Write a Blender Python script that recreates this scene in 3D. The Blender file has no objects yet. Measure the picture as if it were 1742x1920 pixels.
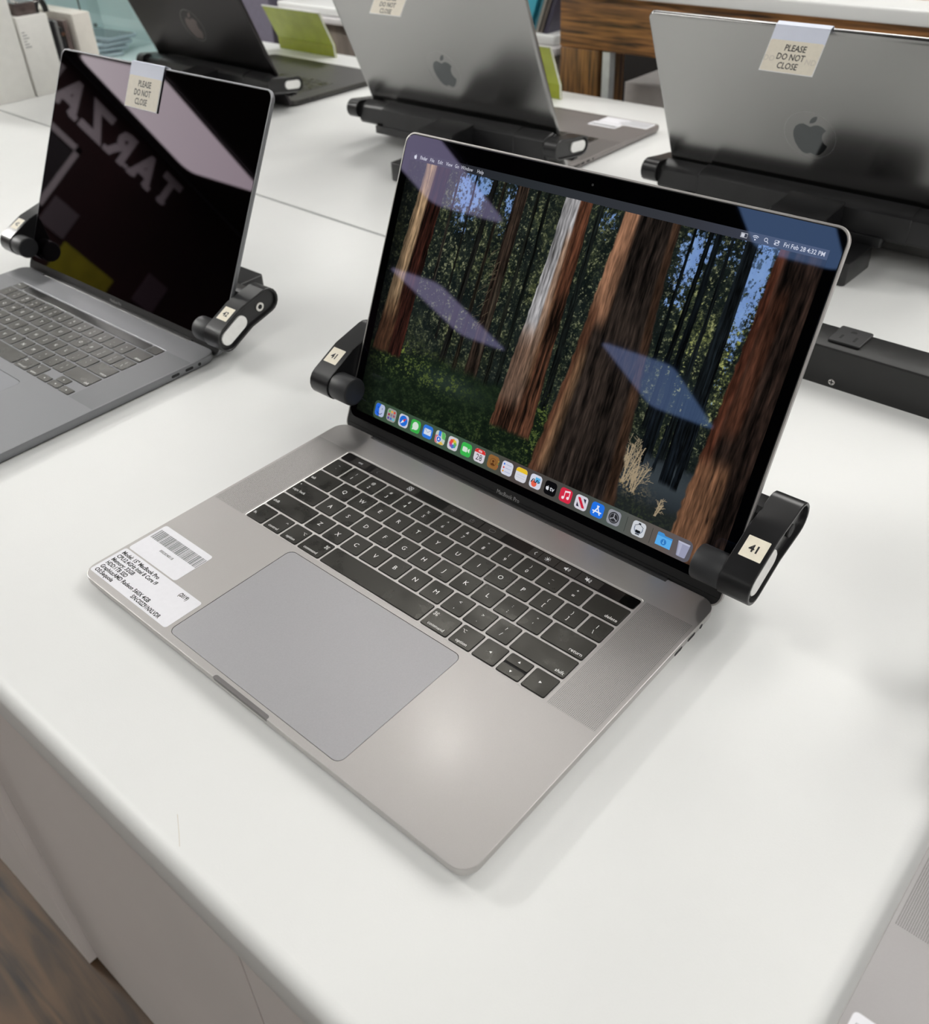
import bpy, bmesh, math, random
import numpy as np
from math import sin, cos, pi, radians, sqrt, hypot, atan2
from mathutils import Vector as V, Matrix
from mathutils.geometry import tessellate_polygon

random.seed(7)
MM = 0.001
sc = bpy.context.scene
COL = sc.collection

# ---------------------------------------------------------------- camera, world, exposure
RC = [[0.7557683443898505, 0.6539911599535012, -0.03331324542197095],
      [0.36821830799431154, -0.46648889675094396, -0.8042408761458035],
      [-0.5415066825771192, 0.5955532485921282, -0.5933690595349392]]
cam_data = bpy.data.cameras.new('camera')
cam = bpy.data.objects.new('camera', cam_data)
COL.objects.link(cam)
m4 = Matrix(((RC[0][0], -RC[1][0], -RC[2][0], 0.34612),
             (RC[0][1], -RC[1][1], -RC[2][1], -0.17000),
             (RC[0][2], -RC[1][2], -RC[2][2], 0.41760),
             (0, 0, 0, 1)))
cam.matrix_world = m4
cam_data.sensor_fit = 'HORIZONTAL'
cam_data.sensor_width = 36.0
cam_data.lens = 1723.861 * 36.0 / 1742.0
cam_data.shift_x = -21.33 / 1742.0
cam_data.shift_y = -43.81 / 1742.0
cam_data.clip_start = 0.01
cam_data.clip_end = 60
cam_data.dof.use_dof = True
cam_data.dof.focus_distance = 0.60
cam_data.dof.aperture_fstop = 13.0
sc.camera = cam

world = bpy.data.worlds.new('world')
sc.world = world
world.use_nodes = True
world.node_tree.nodes['Background'].inputs[0].default_value = (0.9, 0.95, 1.0, 1)
world.node_tree.nodes['Background'].inputs[1].default_value = 0.05
sc.view_settings.view_transform = 'Standard'
sc.view_settings.look = 'None'
sc.view_settings.exposure = 0.0
sc.view_settings.gamma = 1.0
sc.view_settings.use_curve_mapping = False
sc.cycles.use_denoising = True
sc.cycles.max_bounces = 8
sc.cycles.sample_clamp_indirect = 6.0
CEIL = 2.10
FLOOR = -0.79
LAMP_E = 3.4


# ---------------------------------------------------------------- colour + materials
def lin(c):
    c = c / 255.0
    return c / 12.92 if c <= 0.04045 else ((c + 0.055) / 1.055) ** 2.4


def rgb(r, g, b):
    return (lin(r), lin(g), lin(b), 1.0)


def node(nt, typ, **kw):
    n = nt.nodes.new(typ)
    for k, v in kw.items():
        if isinstance(v, (int, float, str, bool)) and hasattr(n, k) and not k.startswith('i_'):
            setattr(n, k, v)
    return n


MATS = {}


def mat(name, col, rough=0.5, metal=0.0, var=0.06, nscale=60.0, bump=0.0, bscale=400.0, spec=0.5,
        emis=None, estr=0.0, rvar=0.0, coat=0.0, stretch=None, alpha=1.0, trans=0.0, tint=None, col2=None):
    if name in MATS:
        return MATS[name]
    m = bpy.data.materials.new(name)
    m.use_nodes = True
    nt = m.node_tree
    b = nt.nodes['Principled BSDF']
    tc = nt.nodes.new('ShaderNodeTexCoord')
    mp = nt.nodes.new('ShaderNodeMapping')
    nt.links.new(tc.outputs['Object'], mp.inputs[0])
    if stretch:
        mp.inputs['Scale'].default_value = stretch
    ns = nt.nodes.new('ShaderNodeTexNoise')
    ns.inputs['Scale'].default_value = nscale
    ns.inputs['Detail'].default_value = 4
    nt.links.new(mp.outputs[0], ns.inputs['Vector'])
    ramp = nt.nodes.new('ShaderNodeValToRGB')
    if col2 is None:
        c0 = tuple(max(0, c * (1 - var)) for c in col[:3]) + (1,)
        c1 = tuple(min(1, c * (1 + var)) for c in col[:3]) + (1,)
    else:
        c0, c1 = col, col2
    ramp.color_ramp.elements[0].color = c0
    ramp.color_ramp.elements[1].color = c1
    ramp.color_ramp.elements[0].position = 0.35
    ramp.color_ramp.elements[1].position = 0.65
    nt.links.new(ns.outputs[0], ramp.inputs[0])
    nt.links.new(ramp.outputs[0], b.inputs['Base Color'])
    b.inputs['Roughness'].default_value = rough
    b.inputs['Metallic'].default_value = metal
    b.inputs['Specular IOR Level'].default_value = spec
    if tint:
        b.inputs['Specular Tint'].default_value = tint
    b.inputs['Coat Weight'].default_value = coat
    b.inputs['Coat Roughness'].default_value = 0.16
    b.inputs['Alpha'].default_value = alpha
    b.inputs['Transmission Weight'].default_value = trans
    if emis:
        b.inputs['Emission Color'].default_value = emis
        b.inputs['Emission Strength'].default_value = estr
    if rvar:
        mr = nt.nodes.new('ShaderNodeMapRange')
        mr.inputs['From Min'].default_value = 0.3
        mr.inputs['From Max'].default_value = 0.7
        mr.inputs['To Min'].default_value = rough - rvar
        mr.inputs['To Max'].default_value = rough + rvar
        nt.links.new(ns.outputs[0], mr.inputs[0])
        nt.links.new(mr.outputs[0], b.inputs['Roughness'])
    if bump:
        n2 = nt.nodes.new('ShaderNodeTexNoise')
        n2.inputs['Scale'].default_value = bscale
        n2.inputs['Detail'].default_value = 2
        nt.links.new(mp.outputs[0], n2.inputs['Vector'])
        bp = nt.nodes.new('ShaderNodeBump')
        bp.inputs['Strength'].default_value = bump
        bp.inputs['Distance'].default_value = 0.0004
        nt.links.new(n2.outputs[0], bp.inputs['Height'])
        nt.links.new(bp.outputs[0], b.inputs['Normal'])
    MATS[name] = m
    return m


def coating(m, c0=(0.26, 0.47, 1.0, 1), c1=(0.58, 0.50, 1.0, 1), f0=.09, f1=.22):
    """anti-reflective coating: its reflection shifts from blue to violet with the angle of view"""
    if m.get('coated'): return m
    m['coated'] = 1
    nt = m.node_tree; lw = nt.nodes.new('ShaderNodeLayerWeight'); lw.inputs[0].default_value = .5
    rp = nt.nodes.new('ShaderNodeValToRGB'); e = rp.color_ramp.elements
    e[0].position = f0; e[0].color = c0; e[1].position = f1; e[1].color = c1
    nt.links.new(lw.outputs['Facing'], rp.inputs[0]); nt.links.new(rp.outputs[0], nt.nodes['Principled BSDF'].inputs['Specular Tint'])
    return m


def px(name, r, g, b):
    """a lit screen pixel colour under the display glass"""
    return coating(mat('screen_' + name, (0.0, 0.0, 0.0, 1), rough=0.03, var=0, spec=0.45, tint=GLASS_TINT,
                       emis=rgb(r, g, b), estr=1.0))


GLASS_TINT = (0.62, 0.6, 1.0, 1)

M_table = mat('white_laminate', (0.755, 0.762, 0.752, 1), rough=0.33, var=0.012, nscale=9, bump=0.10, bscale=900, spec=0.35)
M_cab = mat('white_cabinet_paint', (0.80, 0.755, 0.735, 1), rough=0.45, var=0.03, nscale=3)
M_alu = mat('space_grey_aluminium', (0.53, 0.512, 0.500, 1), rough=0.46, metal=1.0, var=0.02, nscale=2500, bump=0.05, bscale=4000, coat=0.25)
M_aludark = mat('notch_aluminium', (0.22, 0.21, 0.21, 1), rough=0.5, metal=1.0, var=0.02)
M_rimglint = mat('chamfer_highlight_aluminium', (0.78, 0.76, 0.74, 1), rough=0.3, metal=1.0, var=0.02)  # lighter copy of the aluminium, paints the highlight on the keyboard well's edge
M_web = mat('keyboard_web_aluminium', (0.66, 0.64, 0.625, 1), rough=0.5, metal=1.0, var=0.02)
M_pad = mat('trackpad_glass', (0.455, 0.452, 0.468, 1), rough=0.48, metal=1.0, var=0.02, nscale=1200)
M_alucorner = mat('pinkish_grey_aluminium', (0.40, 0.386, 0.385, 1), rough=0.5, metal=1.0, var=0.02, nscale=2500)
M_alu16 = mat('cool_grey_aluminium', (0.27, 0.274, 0.288, 1), rough=0.5, metal=1.0, var=0.02, nscale=2500)
M_pad16 = mat('cool_trackpad_glass', (0.26, 0.266, 0.285, 1), rough=0.45, metal=1.0, var=0.02, nscale=1200)
M_alum = mat('warm_grey_aluminium', (0.33, 0.308, 0.30, 1), rough=0.45, metal=1.0, var=0.02, nscale=2500)
M_lidback = mat('lid_back_aluminium', (0.38, 0.377, 0.372, 1), rough=0.25, metal=1.0, var=0.02, nscale=2500)
M_lidblack = mat('space_black_aluminium', (0.062, 0.058, 0.06, 1), rough=0.34, metal=1.0, var=0.02, nscale=2500)
M_baseblack = mat('space_black_base_aluminium', (0.09, 0.088, 0.085, 1), rough=0.4, metal=1.0, var=0.02)
M_key = mat('black_keycap', (0.013, 0.0125, 0.011, 1), rough=0.32, var=0.1, nscale=58, rvar=0.10, spec=0.55, tint=(1, .97, .88, 1))
M_keyskirt = mat('key_aperture_black', (0.003, 0.003, 0.003, 1), rough=0.7, var=0.1)
M_legend = mat('key_legend_white', (0.75, 0.75, 0.73, 1), rough=0.5, var=0.01, emis=(1, 1, 1, 1), estr=0.18)
M_tbar = mat('touch_bar_glass', (0.010, 0.009, 0.009, 1), rough=0.18, var=0.1, spec=0.8)
M_tbar_item = mat('touch_bar_button', (0.035, 0.032, 0.03, 1), rough=0.2, var=0.05, spec=0.8)
M_tbar_tid = mat('touch_id_sapphire', (0.002, 0.002, 0.002, 1), rough=0.08, var=0.05)
M_tbar_icon = mat('touch_bar_icon', (0.1, 0.1, 0.1, 1), rough=0.3, var=0.01, emis=(1, 1, 1, 1), estr=0.45)
M_tbar_dim = mat('touch_bar_dim_icon', (0.08, 0.08, 0.08, 1), rough=0.3, var=0.01, emis=(1, 1, 1, 1), estr=0.02)
M_glassblack = mat('black_display_glass', (0.0008, 0.0008, 0.001, 1), rough=0.015, var=0.05, spec=0.5, tint=GLASS_TINT)
M_glassoff = mat('dark_display_glass', (0.0008, 0.0006, 0.0007, 1), rough=0.015, var=0.05, spec=0.62, tint=(0.95, 0.70, 0.93, 1))
coating(M_glassblack)
M_chin = mat('matte_black_chin', (0.0075, 0.0075, 0.008, 1), rough=0.45, var=0.08, nscale=900)
M_gasket = mat('black_rubber_gasket', (0.006, 0.006, 0.006, 1), rough=0.6, var=0.1)
M_chinmark = mat('engraved_grey_lettering', (0.34, 0.34, 0.34, 1), rough=0.5, var=0.02)
M_hole = mat('port_black', (0.004, 0.004, 0.005, 1), rough=0.6, var=0.1)
M_plastic = mat('black_clamp_plastic', (0.012, 0.012, 0.013, 1), rough=0.30, var=0.15, nscale=40, bump=0.05, bscale=1500, spec=0.5)
M_plastic2 = mat('black_clamp_rim', (0.014, 0.014, 0.015, 1), rough=0.22, var=0.1, spec=0.55)
M_rubber = mat('grey_rubber_pad', (0.022, 0.023, 0.025, 1), rough=0.5, var=0.12, nscale=80)
M_reflector = mat('white_oval_inset', (0.82, 0.82, 0.80, 1), rough=0.35, var=0.03, nscale=200)
M_steel = mat('bright_steel', (0.72, 0.70, 0.67, 1), rough=0.22, metal=1.0, var=0.05)
M_sticker = mat('cream_sticker', (0.86, 0.80, 0.66, 1), rough=0.6, var=0.03, nscale=200)
M_label = mat('white_label_paper', (0.80, 0.80, 0.84, 1), rough=0.4, var=0.01, nscale=300)
M_ink = mat('black_ink', (0.012, 0.012, 0.013, 1), rough=0.6, var=0.1)
M_inkgrey = mat('grey_ink', (0.16, 0.17, 0.17, 1), rough=0.6, var=0.1)
M_inkfaint = mat('faint_ghost_ink', (0.62, 0.58, 0.50, 1), rough=0.6, var=0.02)
M_tagbeige = mat('beige_tag_paper', (0.74, 0.69, 0.58, 1), rough=0.55, var=0.02, nscale=300)
M_tagclear = mat('pale_blue_tag_plastic', (0.70, 0.74, 0.86, 1), rough=0.18, var=0.01, spec=0.6)
M_tagedge = mat('white_tag_edge', (0.80, 0.80, 0.80, 1), rough=0.3, var=0.01)
M_logo = mat('polished_logo', (0.16, 0.17, 0.175, 1), rough=0.10, metal=1.0, var=0.02)
M_logodark = mat('dark_polished_logo', (0.16, 0.13, 0.125, 1), rough=0.22, metal=1.0, var=0.05)
M_logoring = mat('clear_ring_film', (.44, .44, .435, 1), rough=.30, metal=1.0, var=0.02)
M_strip = mat('black_powder_coat', (0.010, 0.010, 0.010, 1), rough=0.42, var=0.1, bump=0.1, bscale=2500)


# ---------------------------------------------------------------- mesh builder (millimetres)
class MB:
    def __init__(s):
        s.v = []; s.f = []; s.m = []; s.mats = []

    def mi(s, m):
        if m not in s.mats:
            s.mats.append(m)
        return s.mats.index(m)

    def add(s, verts, faces, m, T=None):
        o = len(s.v); k = s.mi(m)
        for p in verts:
            if T is not None:
                q = T @ V(p); s.v.append((q[0], q[1], q[2]))
            else:
                s.v.append(tuple(p))
        for f in faces:
            s.f.append([i + o for i in f]); s.m.append(k)

    def loft(s, rings, m, cap0=True, cap1=True, T=None, closed=True):
        n = len(rings[0]); vs = [p for r in rings for p in r]; fs = []
        for i in range(len(rings) - 1):
            for j in range(n if closed else n - 1):
                a = i * n + j; b = i * n + (j + 1) % n
                fs.append([a, b, b + n, a + n])
        if cap0: fs.append(list(range(n))[::-1])
        if cap1: fs.append([(len(rings) - 1) * n + j for j in range(n)])
        s.add(vs, fs, m, T)

    def slab(s, x0, y0, x1, y1, z0, z1, m, r=0.5, bev=0.0, n=4, T=None):
        if bev <= 0:
            s.loft([ring(x0, y0, x1, y1, r, z0, n), ring(x0, y0, x1, y1, r, z1, n)], m, T=T)
        else:
            rg = []
            for t in (0, 0.3, 1.0):
                i = bev * (1 - sin(t * pi / 2)); rg.append(ring(x0 + i, y0 + i, x1 - i, y1 - i, max(r - i, .05), z0 + bev * (1 - cos(t * pi / 2)), n))
            for t in (0, 0.35, 0.7, 1.0):
                i = bev * (1 - cos(t * pi / 2)); rg.append(ring(x0 + i, y0 + i, x1 - i, y1 - i, max(r - i, .05), z1 - bev * (1 - sin(t * pi / 2)), n))
            s.loft(rg, m, T=T)

    def box(s, x0, y0, z0, x1, y1, z1, m, T=None):
        vs = [(x, y, z) for z in (z0, z1) for y in (y0, y1) for x in (x0, x1)]
        s.add(vs, [(0, 2, 3, 1), (4, 5, 7, 6), (0, 1, 5, 4), (2, 6, 7, 3), (0, 4, 6, 2), (1, 3, 7, 5)], m, T)

    def poly(s, pts, m, T=None, z=0.0):
        vs = [(p[0], p[1], p[2] if len(p) > 2 else z) for p in pts]
        tri = tessellate_polygon([[V(p) for p in vs]])
        s.add(vs, [list(t) for t in tri], m, T)

    def disc(s, cx, cy, r, z, m, T=None, n=20):
        s.add([(cx + r * cos(2 * pi * i / n), cy + r * sin(2 * pi * i / n), z) for i in range(n)], [list(range(n))], m, T)

    def cyl(s, c, axis, r, h0, h1, m, n=24, bev=0.0, T=None):
        """cylinder about an axis letter through c, from h0 to h1 along the axis"""
        prof = [(h0, r - bev), (h0 + bev * .3, r - bev * .3), (h0 + bev, r), (h1 - bev, r), (h1 - bev * .3, r - bev * .3), (h1, r - bev)] if bev else [(h0, r), (h1, r)]
        rings = []
        for h, rr in prof:
            rg = []
            for i in range(n):
                a = 2 * pi * i / n; u, w = rr * cos(a), rr * sin(a)
                rg.append({'x': (h, c[1] + u, c[2] + w), 'y': (c[0] + u, h, c[2] + w), 'z': (c[0] + u, c[1] + w, h)}[axis])
            rings.append(rg)
        s.loft(rings, m, T=T)

    def text(s, body, size, x, y, z, m, align='CENTER', sx=1.0, T=None, bold=0.0):
        vs, fs = text_geo(body, align, bold)
        s.add([(x + a * size * sx, y + b * size, z) for a, b in vs], fs, m, T)

    def tube(s, pts, r, m, n=6, T=None):
        rings = []
        for i, p in enumerate(pts):
            p = V(p); a = V(pts[max(0, i - 1)]); b = V(pts[min(len(pts) - 1, i + 1)])
            d = (b - a).normalized(); u = d.orthogonal().normalized() if i == 0 else (u0 - d * u0.dot(d)).normalized()
            u0 = u; w = d.cross(u)
            rings.append([tuple(p + (u * cos(2 * pi * k / n) + w * sin(2 * pi * k / n)) * r) for k in range(n)])
        s.loft(rings, m, T=T)

    def build(s, name, parent=None, loc=(0, 0, 0), rot=(0, 0, 0), smooth=True, recalc=True):
        me = bpy.data.meshes.new(name)
        me.from_pydata([(a * MM, b * MM, c * MM) for a, b, c in s.v], [], s.f)
        for m in s.mats: me.materials.append(m)
        me.polygons.foreach_set('material_index', s.m)
        if recalc:
            bm = bmesh.new(); bm.from_mesh(me)
            bmesh.ops.recalc_face_normals(bm, faces=bm.faces)
            bm.to_mesh(me); bm.free()
        if smooth:
            me.polygons.foreach_set('use_smooth', [True] * len(me.polygons))
            me.set_sharp_from_angle(angle=radians(32))
            caps = set()
            for p in me.polygons:
                if len(p.vertices) > 6: caps.update(p.edge_keys)
            if caps:
                for e in me.edges:
                    if e.key in caps: e.use_edge_sharp = True
        me.update()
        return link(name, me, parent, loc, rot)


def link(name, data, parent=None, loc=(0, 0, 0), rot=(0, 0, 0)):
    o = bpy.data.objects.new(name, data); COL.objects.link(o)
    o.location = tuple(c * MM for c in loc); o.rotation_euler = rot
    if parent is not None: o.parent = parent
    return o


def tag(o, label=None, cat=None, group=None, kind=None):
    if label: o['label'] = label
    if cat: o['category'] = cat
    if group: o['group'] = group
    if kind: o['kind'] = kind
    return o


def empty(name, loc=(0, 0, 0), rz=0.0):
    o = link(name, None, None, loc, (0, 0, rz)); o.empty_display_size = 0.02
    return o


def ring(x0, y0, x1, y1, r, z, n=5):
    out = []
    for cx, cy, a0 in ((x1 - r, y0 + r, -pi / 2), (x1 - r, y1 - r, 0), (x0 + r, y1 - r, pi / 2), (x0 + r, y0 + r, pi)):
        for i in range(n + 1):
            a = a0 + i * pi / 2 / n
            out.append((cx + r * cos(a), cy + r * sin(a), z))
    return out


_T = {}


def text_geo(body, align, bold):
    k = (body, align, bold)
    if k not in _T:
        cu = bpy.data.curves.new('t', 'FONT'); cu.body = body; cu.size = 1.0; cu.align_x = align
        cu.resolution_u = 2; cu.offset = bold; cu.fill_mode = 'FRONT'
        ob = bpy.data.objects.new('t', cu); COL.objects.link(ob)
        dg = bpy.context.evaluated_depsgraph_get()
        me = ob.evaluated_get(dg).to_mesh()
        vs = [(v.co.x, v.co.y) for v in me.vertices]; fs = [list(p.vertices) for p in me.polygons]
        ob.evaluated_get(dg).to_mesh_clear()
        bpy.data.objects.remove(ob); bpy.data.curves.remove(cu)
        _T[k] = (vs, fs)
    return _T[k]


def arc_pts(cx, cy, r, a0, a1, n=10):
    return [(cx + r * cos(radians(a0 + (a1 - a0) * i / n)), cy + r * sin(radians(a0 + (a1 - a0) * i / n))) for i in range(n + 1)]


def stroke(pts, w):
    """polyline to a flat ribbon outline"""
    L = []; R = []
    for i, p in enumerate(pts):
        a = pts[max(0, i - 1)]; b = pts[min(len(pts) - 1, i + 1)]
        dx, dy = b[0] - a[0], b[1] - a[1]; d = hypot(dx, dy) or 1
        L.append((p[0] - dy / d * w / 2, p[1] + dx / d * w / 2)); R.append((p[0] + dy / d * w / 2, p[1] - dx / d * w / 2))
    return L, R


def ribbon(mb, pts, w, z, m, closed=False, T=None):
    if closed: pts = list(pts) + [pts[0], pts[1]]
    L, R = stroke(pts, w); n = len(pts)
    if closed:
        L = L[1:]; R = R[1:]; n -= 1; L[-1] = L[0]; R[-1] = R[0]
    mb.add([(a, b, z) for a, b in L + R], [[i, i + 1, n + i + 1, n + i] for i in range(n - 1)], m, T)


# unit-height fruit outline with its bite, about (0,0)
_ap = [(0.02, .26), (.10, .31), (.20, .335), (.31, .30), (.40, .22)] + \
      [(.345, .16), (.305, .08), (.295, .0), (.31, -.08), (.36, -.15), (.425, -.195)] + \
      [(.38, -.30), (.31, -.40), (.22, -.485), (.13, -.50), (.02, -.455), (-.09, -.50), (-.19, -.47), (-.29, -.37), (-.37, -.22), (-.41, -.05), (-.40, .10), (-.34, .23), (-.25, .30), (-.15, .325), (-.06, .29)]
_leaf = [(.0, .355), (.015, .43), (.06, .50), (.13, .55), (.19, .565), (.185, .49), (.15, .425), (.09, .375)]


def fruit(mb, cx, cy, h, z, m, T=None, flip=1):
    for pl in (_ap, _leaf):
        mb.poly([(cx + flip * a * h, cy + (b - .03) * h, z) for a, b in pl], m, T)
# ---------------------------------------------------------------- display picture painter
def sm(e0, e1, x):
    t = np.clip((x - e0) / (e1 - e0), 0, 1)
    return t * t * (3 - 2 * t)


def vnoise(X, Y, sx, sy, seed):
    rs = np.random.RandomState(seed)
    g = rs.rand(256, 256)
    u = X / sx + 37.3; w = Y / sy + 11.7
    i = np.floor(u).astype(int); j = np.floor(w).astype(int)
    fu = u - i; fw = w - j
    fu = fu * fu * (3 - 2 * fu); fw = fw * fw * (3 - 2 * fw)
    g00 = g[j % 256, i % 256]; g10 = g[j % 256, (i + 1) % 256]; g01 = g[(j + 1) % 256, i % 256]; g11 = g[(j + 1) % 256, (i + 1) % 256]
    return (g00 * (1 - fu) + g10 * fu) * (1 - fw) + (g01 * (1 - fu) + g11 * fu) * fw


def fbm(X, Y, sx, sy, seed, o=4, gain=0.55):
    t = 0; a = 1; s = 0
    for k in range(o):
        t = t + a * vnoise(X, Y, sx / 2 ** k, sy / 2 ** k, seed + k); s += a; a *= gain
    return t / s


def paint_forest(nx=830, ny=520):
    x = np.linspace(-165.6, 165.6, nx); s = np.linspace(12.2, 219.0, ny)
    X, Y = np.meshgrid(x, s)
    img = np.zeros((ny, nx, 3))

    def put(mask, c):
        c = np.asarray(c, float)
        if c.ndim == 1: c = c[None, None, :]
        img[:] = img * (1 - mask[..., None]) + c * mask[..., None]

    def g(cx, cy, rx, ry):
        return np.exp(-(((X - cx) / rx) ** 2 + ((Y - cy) / ry) ** 2))
    bn = fbm(X, Y, 9, 14, 71, 5, .8)
    put(np.ones_like(X), np.stack([4 + 38 * bn, 8 + 42 * bn, 8 + 38 * bn], -1))
    # sky seen between the crowns
    skyreg = np.clip(g(-104, 200, 14, 26) * 1.25 + g(-62, 200, 9, 24) * 0.9 + g(-88, 205, 10, 14) + g(126, 178, 10, 40) * 1.35 + g(84, 188, 12, 32) * 1.0 + g(100, 205, 20, 16) * .7 + g(20, 204, 8, 12) * .9 + g(131, 205, 9, 18), 0, 1.3)
    n1 = fbm(X, Y, 7, 9, 3, 5, .75)
    leafy = fbm(X, Y, 2.2, 2.6, 61, 4, .8)
    sky = sm(0.60, 0.70, skyreg * 0.34 + n1 * 0.26 + leafy * .74 - .155)
    # mottled foliage of the far trees
    f1 = fbm(X, Y, 16, 24, 21, 4); f2 = fbm(X + 3 * n1, Y, 2.3, 2.5, 31, 4, .9); f3 = fbm(X, Y, 1.3, 1.2, 41, 2)
    light = np.clip(0.42 + .55 * g(-95, 150, 36, 55) + .45 * g(-40, 165, 18, 60) + .75 * g(108, 150, 26, 60) + .45 * g(18, 165, 14, 60) + .35 * g(128, 110, 12, 40) - .5 * sm(95, 45, Y), 0, 1.35)
    fol = sm(0.42, 0.66, f1 * .30 + f2 * .55 + f3 * .15) * light
    cy1 = np.stack([56 + 58 * f1 * f3 * 2, 64 + 56 * f1 * f3 * 2, 44 + 44 * f3], -1)
    put(np.clip(fol * .85, 0, 1), cy1)
    bright = sm(0.57, 0.70, f2 * .55 + f3 * .45) * light
    yel = np.clip(g(131, 150, 9, 45) + g(100, 150, 14, 30) * .6, 0, 1)[..., None]
    put(np.clip(bright * .9, 0, 1), np.array([148, 150, 116]) * (1 - yel) + np.array([178, 184, 92]) * yel)
    put(sky, np.stack([108 + 30 * n1, 140 + 32 * n1, 200 + 20 * n1], -1))
    dark = sm(0.56, 0.64, fbm(X, Y, 2.4, 3.5, 51, 3)) * sm(0, .6, light)
    put(dark * .5, (14, 22, 22))

    def trunk(xt, xb, wt, wb, st, sb, col, seed, lit=None, amp=.8, wob=1.0, shade=1.0):
        t = np.clip((st - Y) / (st - sb), 0, 1)
        c = xt + (xb - xt) * t + wob * (vnoise(X * 0, Y, 1, 40, seed) - .5) * 1.2
        w = wt + (wb - wt) * t ** 1.4
        u = (X - c) / (w / 2)
        mask = sm(1.03, .97, np.abs(u + .07 * (vnoise(X * 0, Y, 1, 4, seed + 9) - .5))) * (Y < st + 2) * sm(sb - 2, sb + 1.5 + 2 * vnoise(X, Y, 1.6, 5, seed), Y)
        bark = fbm(u * w / 2 + 1.1 * (vnoise(X, Y, 14, 12, seed + 5) - .5), Y, max(1.0, (wt + wb) * .035), 42, seed + 1, 4, .7)
        fine = fbm(u * w / 2, Y, .8, 7, seed + 3, 2)
        k = np.clip(.62 + amp * 2.3 * (bark - .5) + .6 * (fine - .5), .16, 1.5)
        cc = np.array(col)[None, None, :] * k[..., None] * shade
        if lit is not None:
            for (u0, u1, s0, s1, lc, strn) in lit:
                lm = sm(u0 - .07, u0 + .07, u) * sm(u1 + .09, u1 - .09, u + .14 * (bark - .5)) * sm(s0 - 8, s0 + 8, Y) * sm(s1 + 8, s1 - 8, Y) * strn
                lm = lm * sm(.12, .36, bark + .12 * fine)
                cc = cc * (1 - lm[..., None]) + np.array(lc)[None, None, :] * (np.clip(.62 + .95 * (bark - .3) + .45 * (fine - .5), .3, 1.3))[..., None] * lm[..., None]
        put(np.clip(mask, 0, 1), cc)
    # slim far trunks
    for (a, b, w1, w2, sb, cc, sd) in [(-113, -116, 2, 3, 130, (70, 66, 58), 101), (-79, -92, 4.5, 6, 60, (34, 35, 32), 103), (-97, -101, 1.6, 2.2, 90, (26, 27, 24), 104),
                                       (-70, -78, 2.4, 4, 70, (44, 40, 32), 105), (-40, -46, 3, 4, 62, (30, 33, 28), 106), (-31, -36, 3, 4, 60, (24, 29, 26), 107), (12, 8, 4, 6, 60, (30, 36, 34), 108),
                                       (82, 80, 2, 3, 120, (18, 24, 26), 109), (93, 88, 3, 4.5, 84, (18, 23, 25), 110), (98, 96, 4, 6, 60, (20, 26, 30), 111), (107, 106, 2, 5, 66, (26, 32, 34), 112)]:
        trunk(a, b, w1, w2, 222, sb, cc, sd)
    trunk(-54, -62, 10, 13, 222, 52, (62, 50, 42), 120, lit=[(.1, .8, 90, 150, (96, 88, 74), .5)])
    trunk(120, 118, 7.5, 14, 222, 66, (26, 32, 36), 125)
    # ground growth
    u1 = fbm(X, Y, 5, 3.4, 201, 4, .75); u2 = fbm(X, Y, 1.5, 1.4, 211, 3, .8)
    top = 74 + 7 * (vnoise(X, Y * 0, 14, 1, 5) - .5)
    gl = sm(top + 4, top - 5, Y) * sm(62, 20, X - 0 * Y)
    put(gl, np.stack([10 + 22 * u1, 17 + 30 * u1, 13 + 16 * u1], -1))
    gb = np.clip(1.5 * g(-128, 66, 36, 12) + 1.1 * g(-88, 60, 24, 8) + 2.0 * g(8, 54, 11, 20) + .5 * g(-25, 42, 20, 10) + .45 * g(-70, 66, 14, 8) + .3 * g(-60, 30, 60, 12), 0, 1.2)
    lf = sm(.52, .64, u1 * .45 + u2 * .55)
    put(np.clip(lf * gb, 0, 1) * .9, np.stack([62 + 84 * u2, 78 + 84 * u2, 34 + 40 * u2], -1))
    put(lf * gl * .45, (46, 58, 38))
    put(.30 * g(-78, 62, 34, 9) * (1 - lf), (92, 108, 104))
    # misty clearing at the right with pale bare shrubs
    mist = sm(72, 66, Y + 6 * (u1 - .5)) * sm(72, 84, X)
    mc = np.stack([38 + 26 * g(112, 56, 40, 14), 44 + 28 * g(112, 56, 40, 14), 50 + 28 * g(112, 56, 40, 14)], -1)
    put(mist * .88, mc)
    lowd = sm(44, 34, Y + 8 * (u1 - .5)) * sm(72, 80, X)
    put(lowd * .75, np.stack([24 + 22 * u2, 28 + 22 * u2, 28 + 14 * u2], -1))
    put(sm(.56, .66, u2) * lowd * .5 * g(100, 24, 26, 12), (62, 74, 44))
    for (a, b, w1, w2, st, sb) in [(93, 92, 4.5, 6, 100, 62), (113, 113, 7, 9, 110, 55), (122, 121, 4, 5, 100, 54), (104, 103, 2, 2.4, 90, 60)]:
        trunk(a, b, w1, w2, st, sb, (22, 28, 34), int(a * 3))
    grass = sm(.46, .60, u2 * .7 + u1 * .3) * np.clip(g(94, 44, 10, 5) + g(84, 48, 6, 5), 0, 1)
    put(np.clip(grass, 0, 1), (150, 132, 100))
    rs = random.Random(5)

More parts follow.
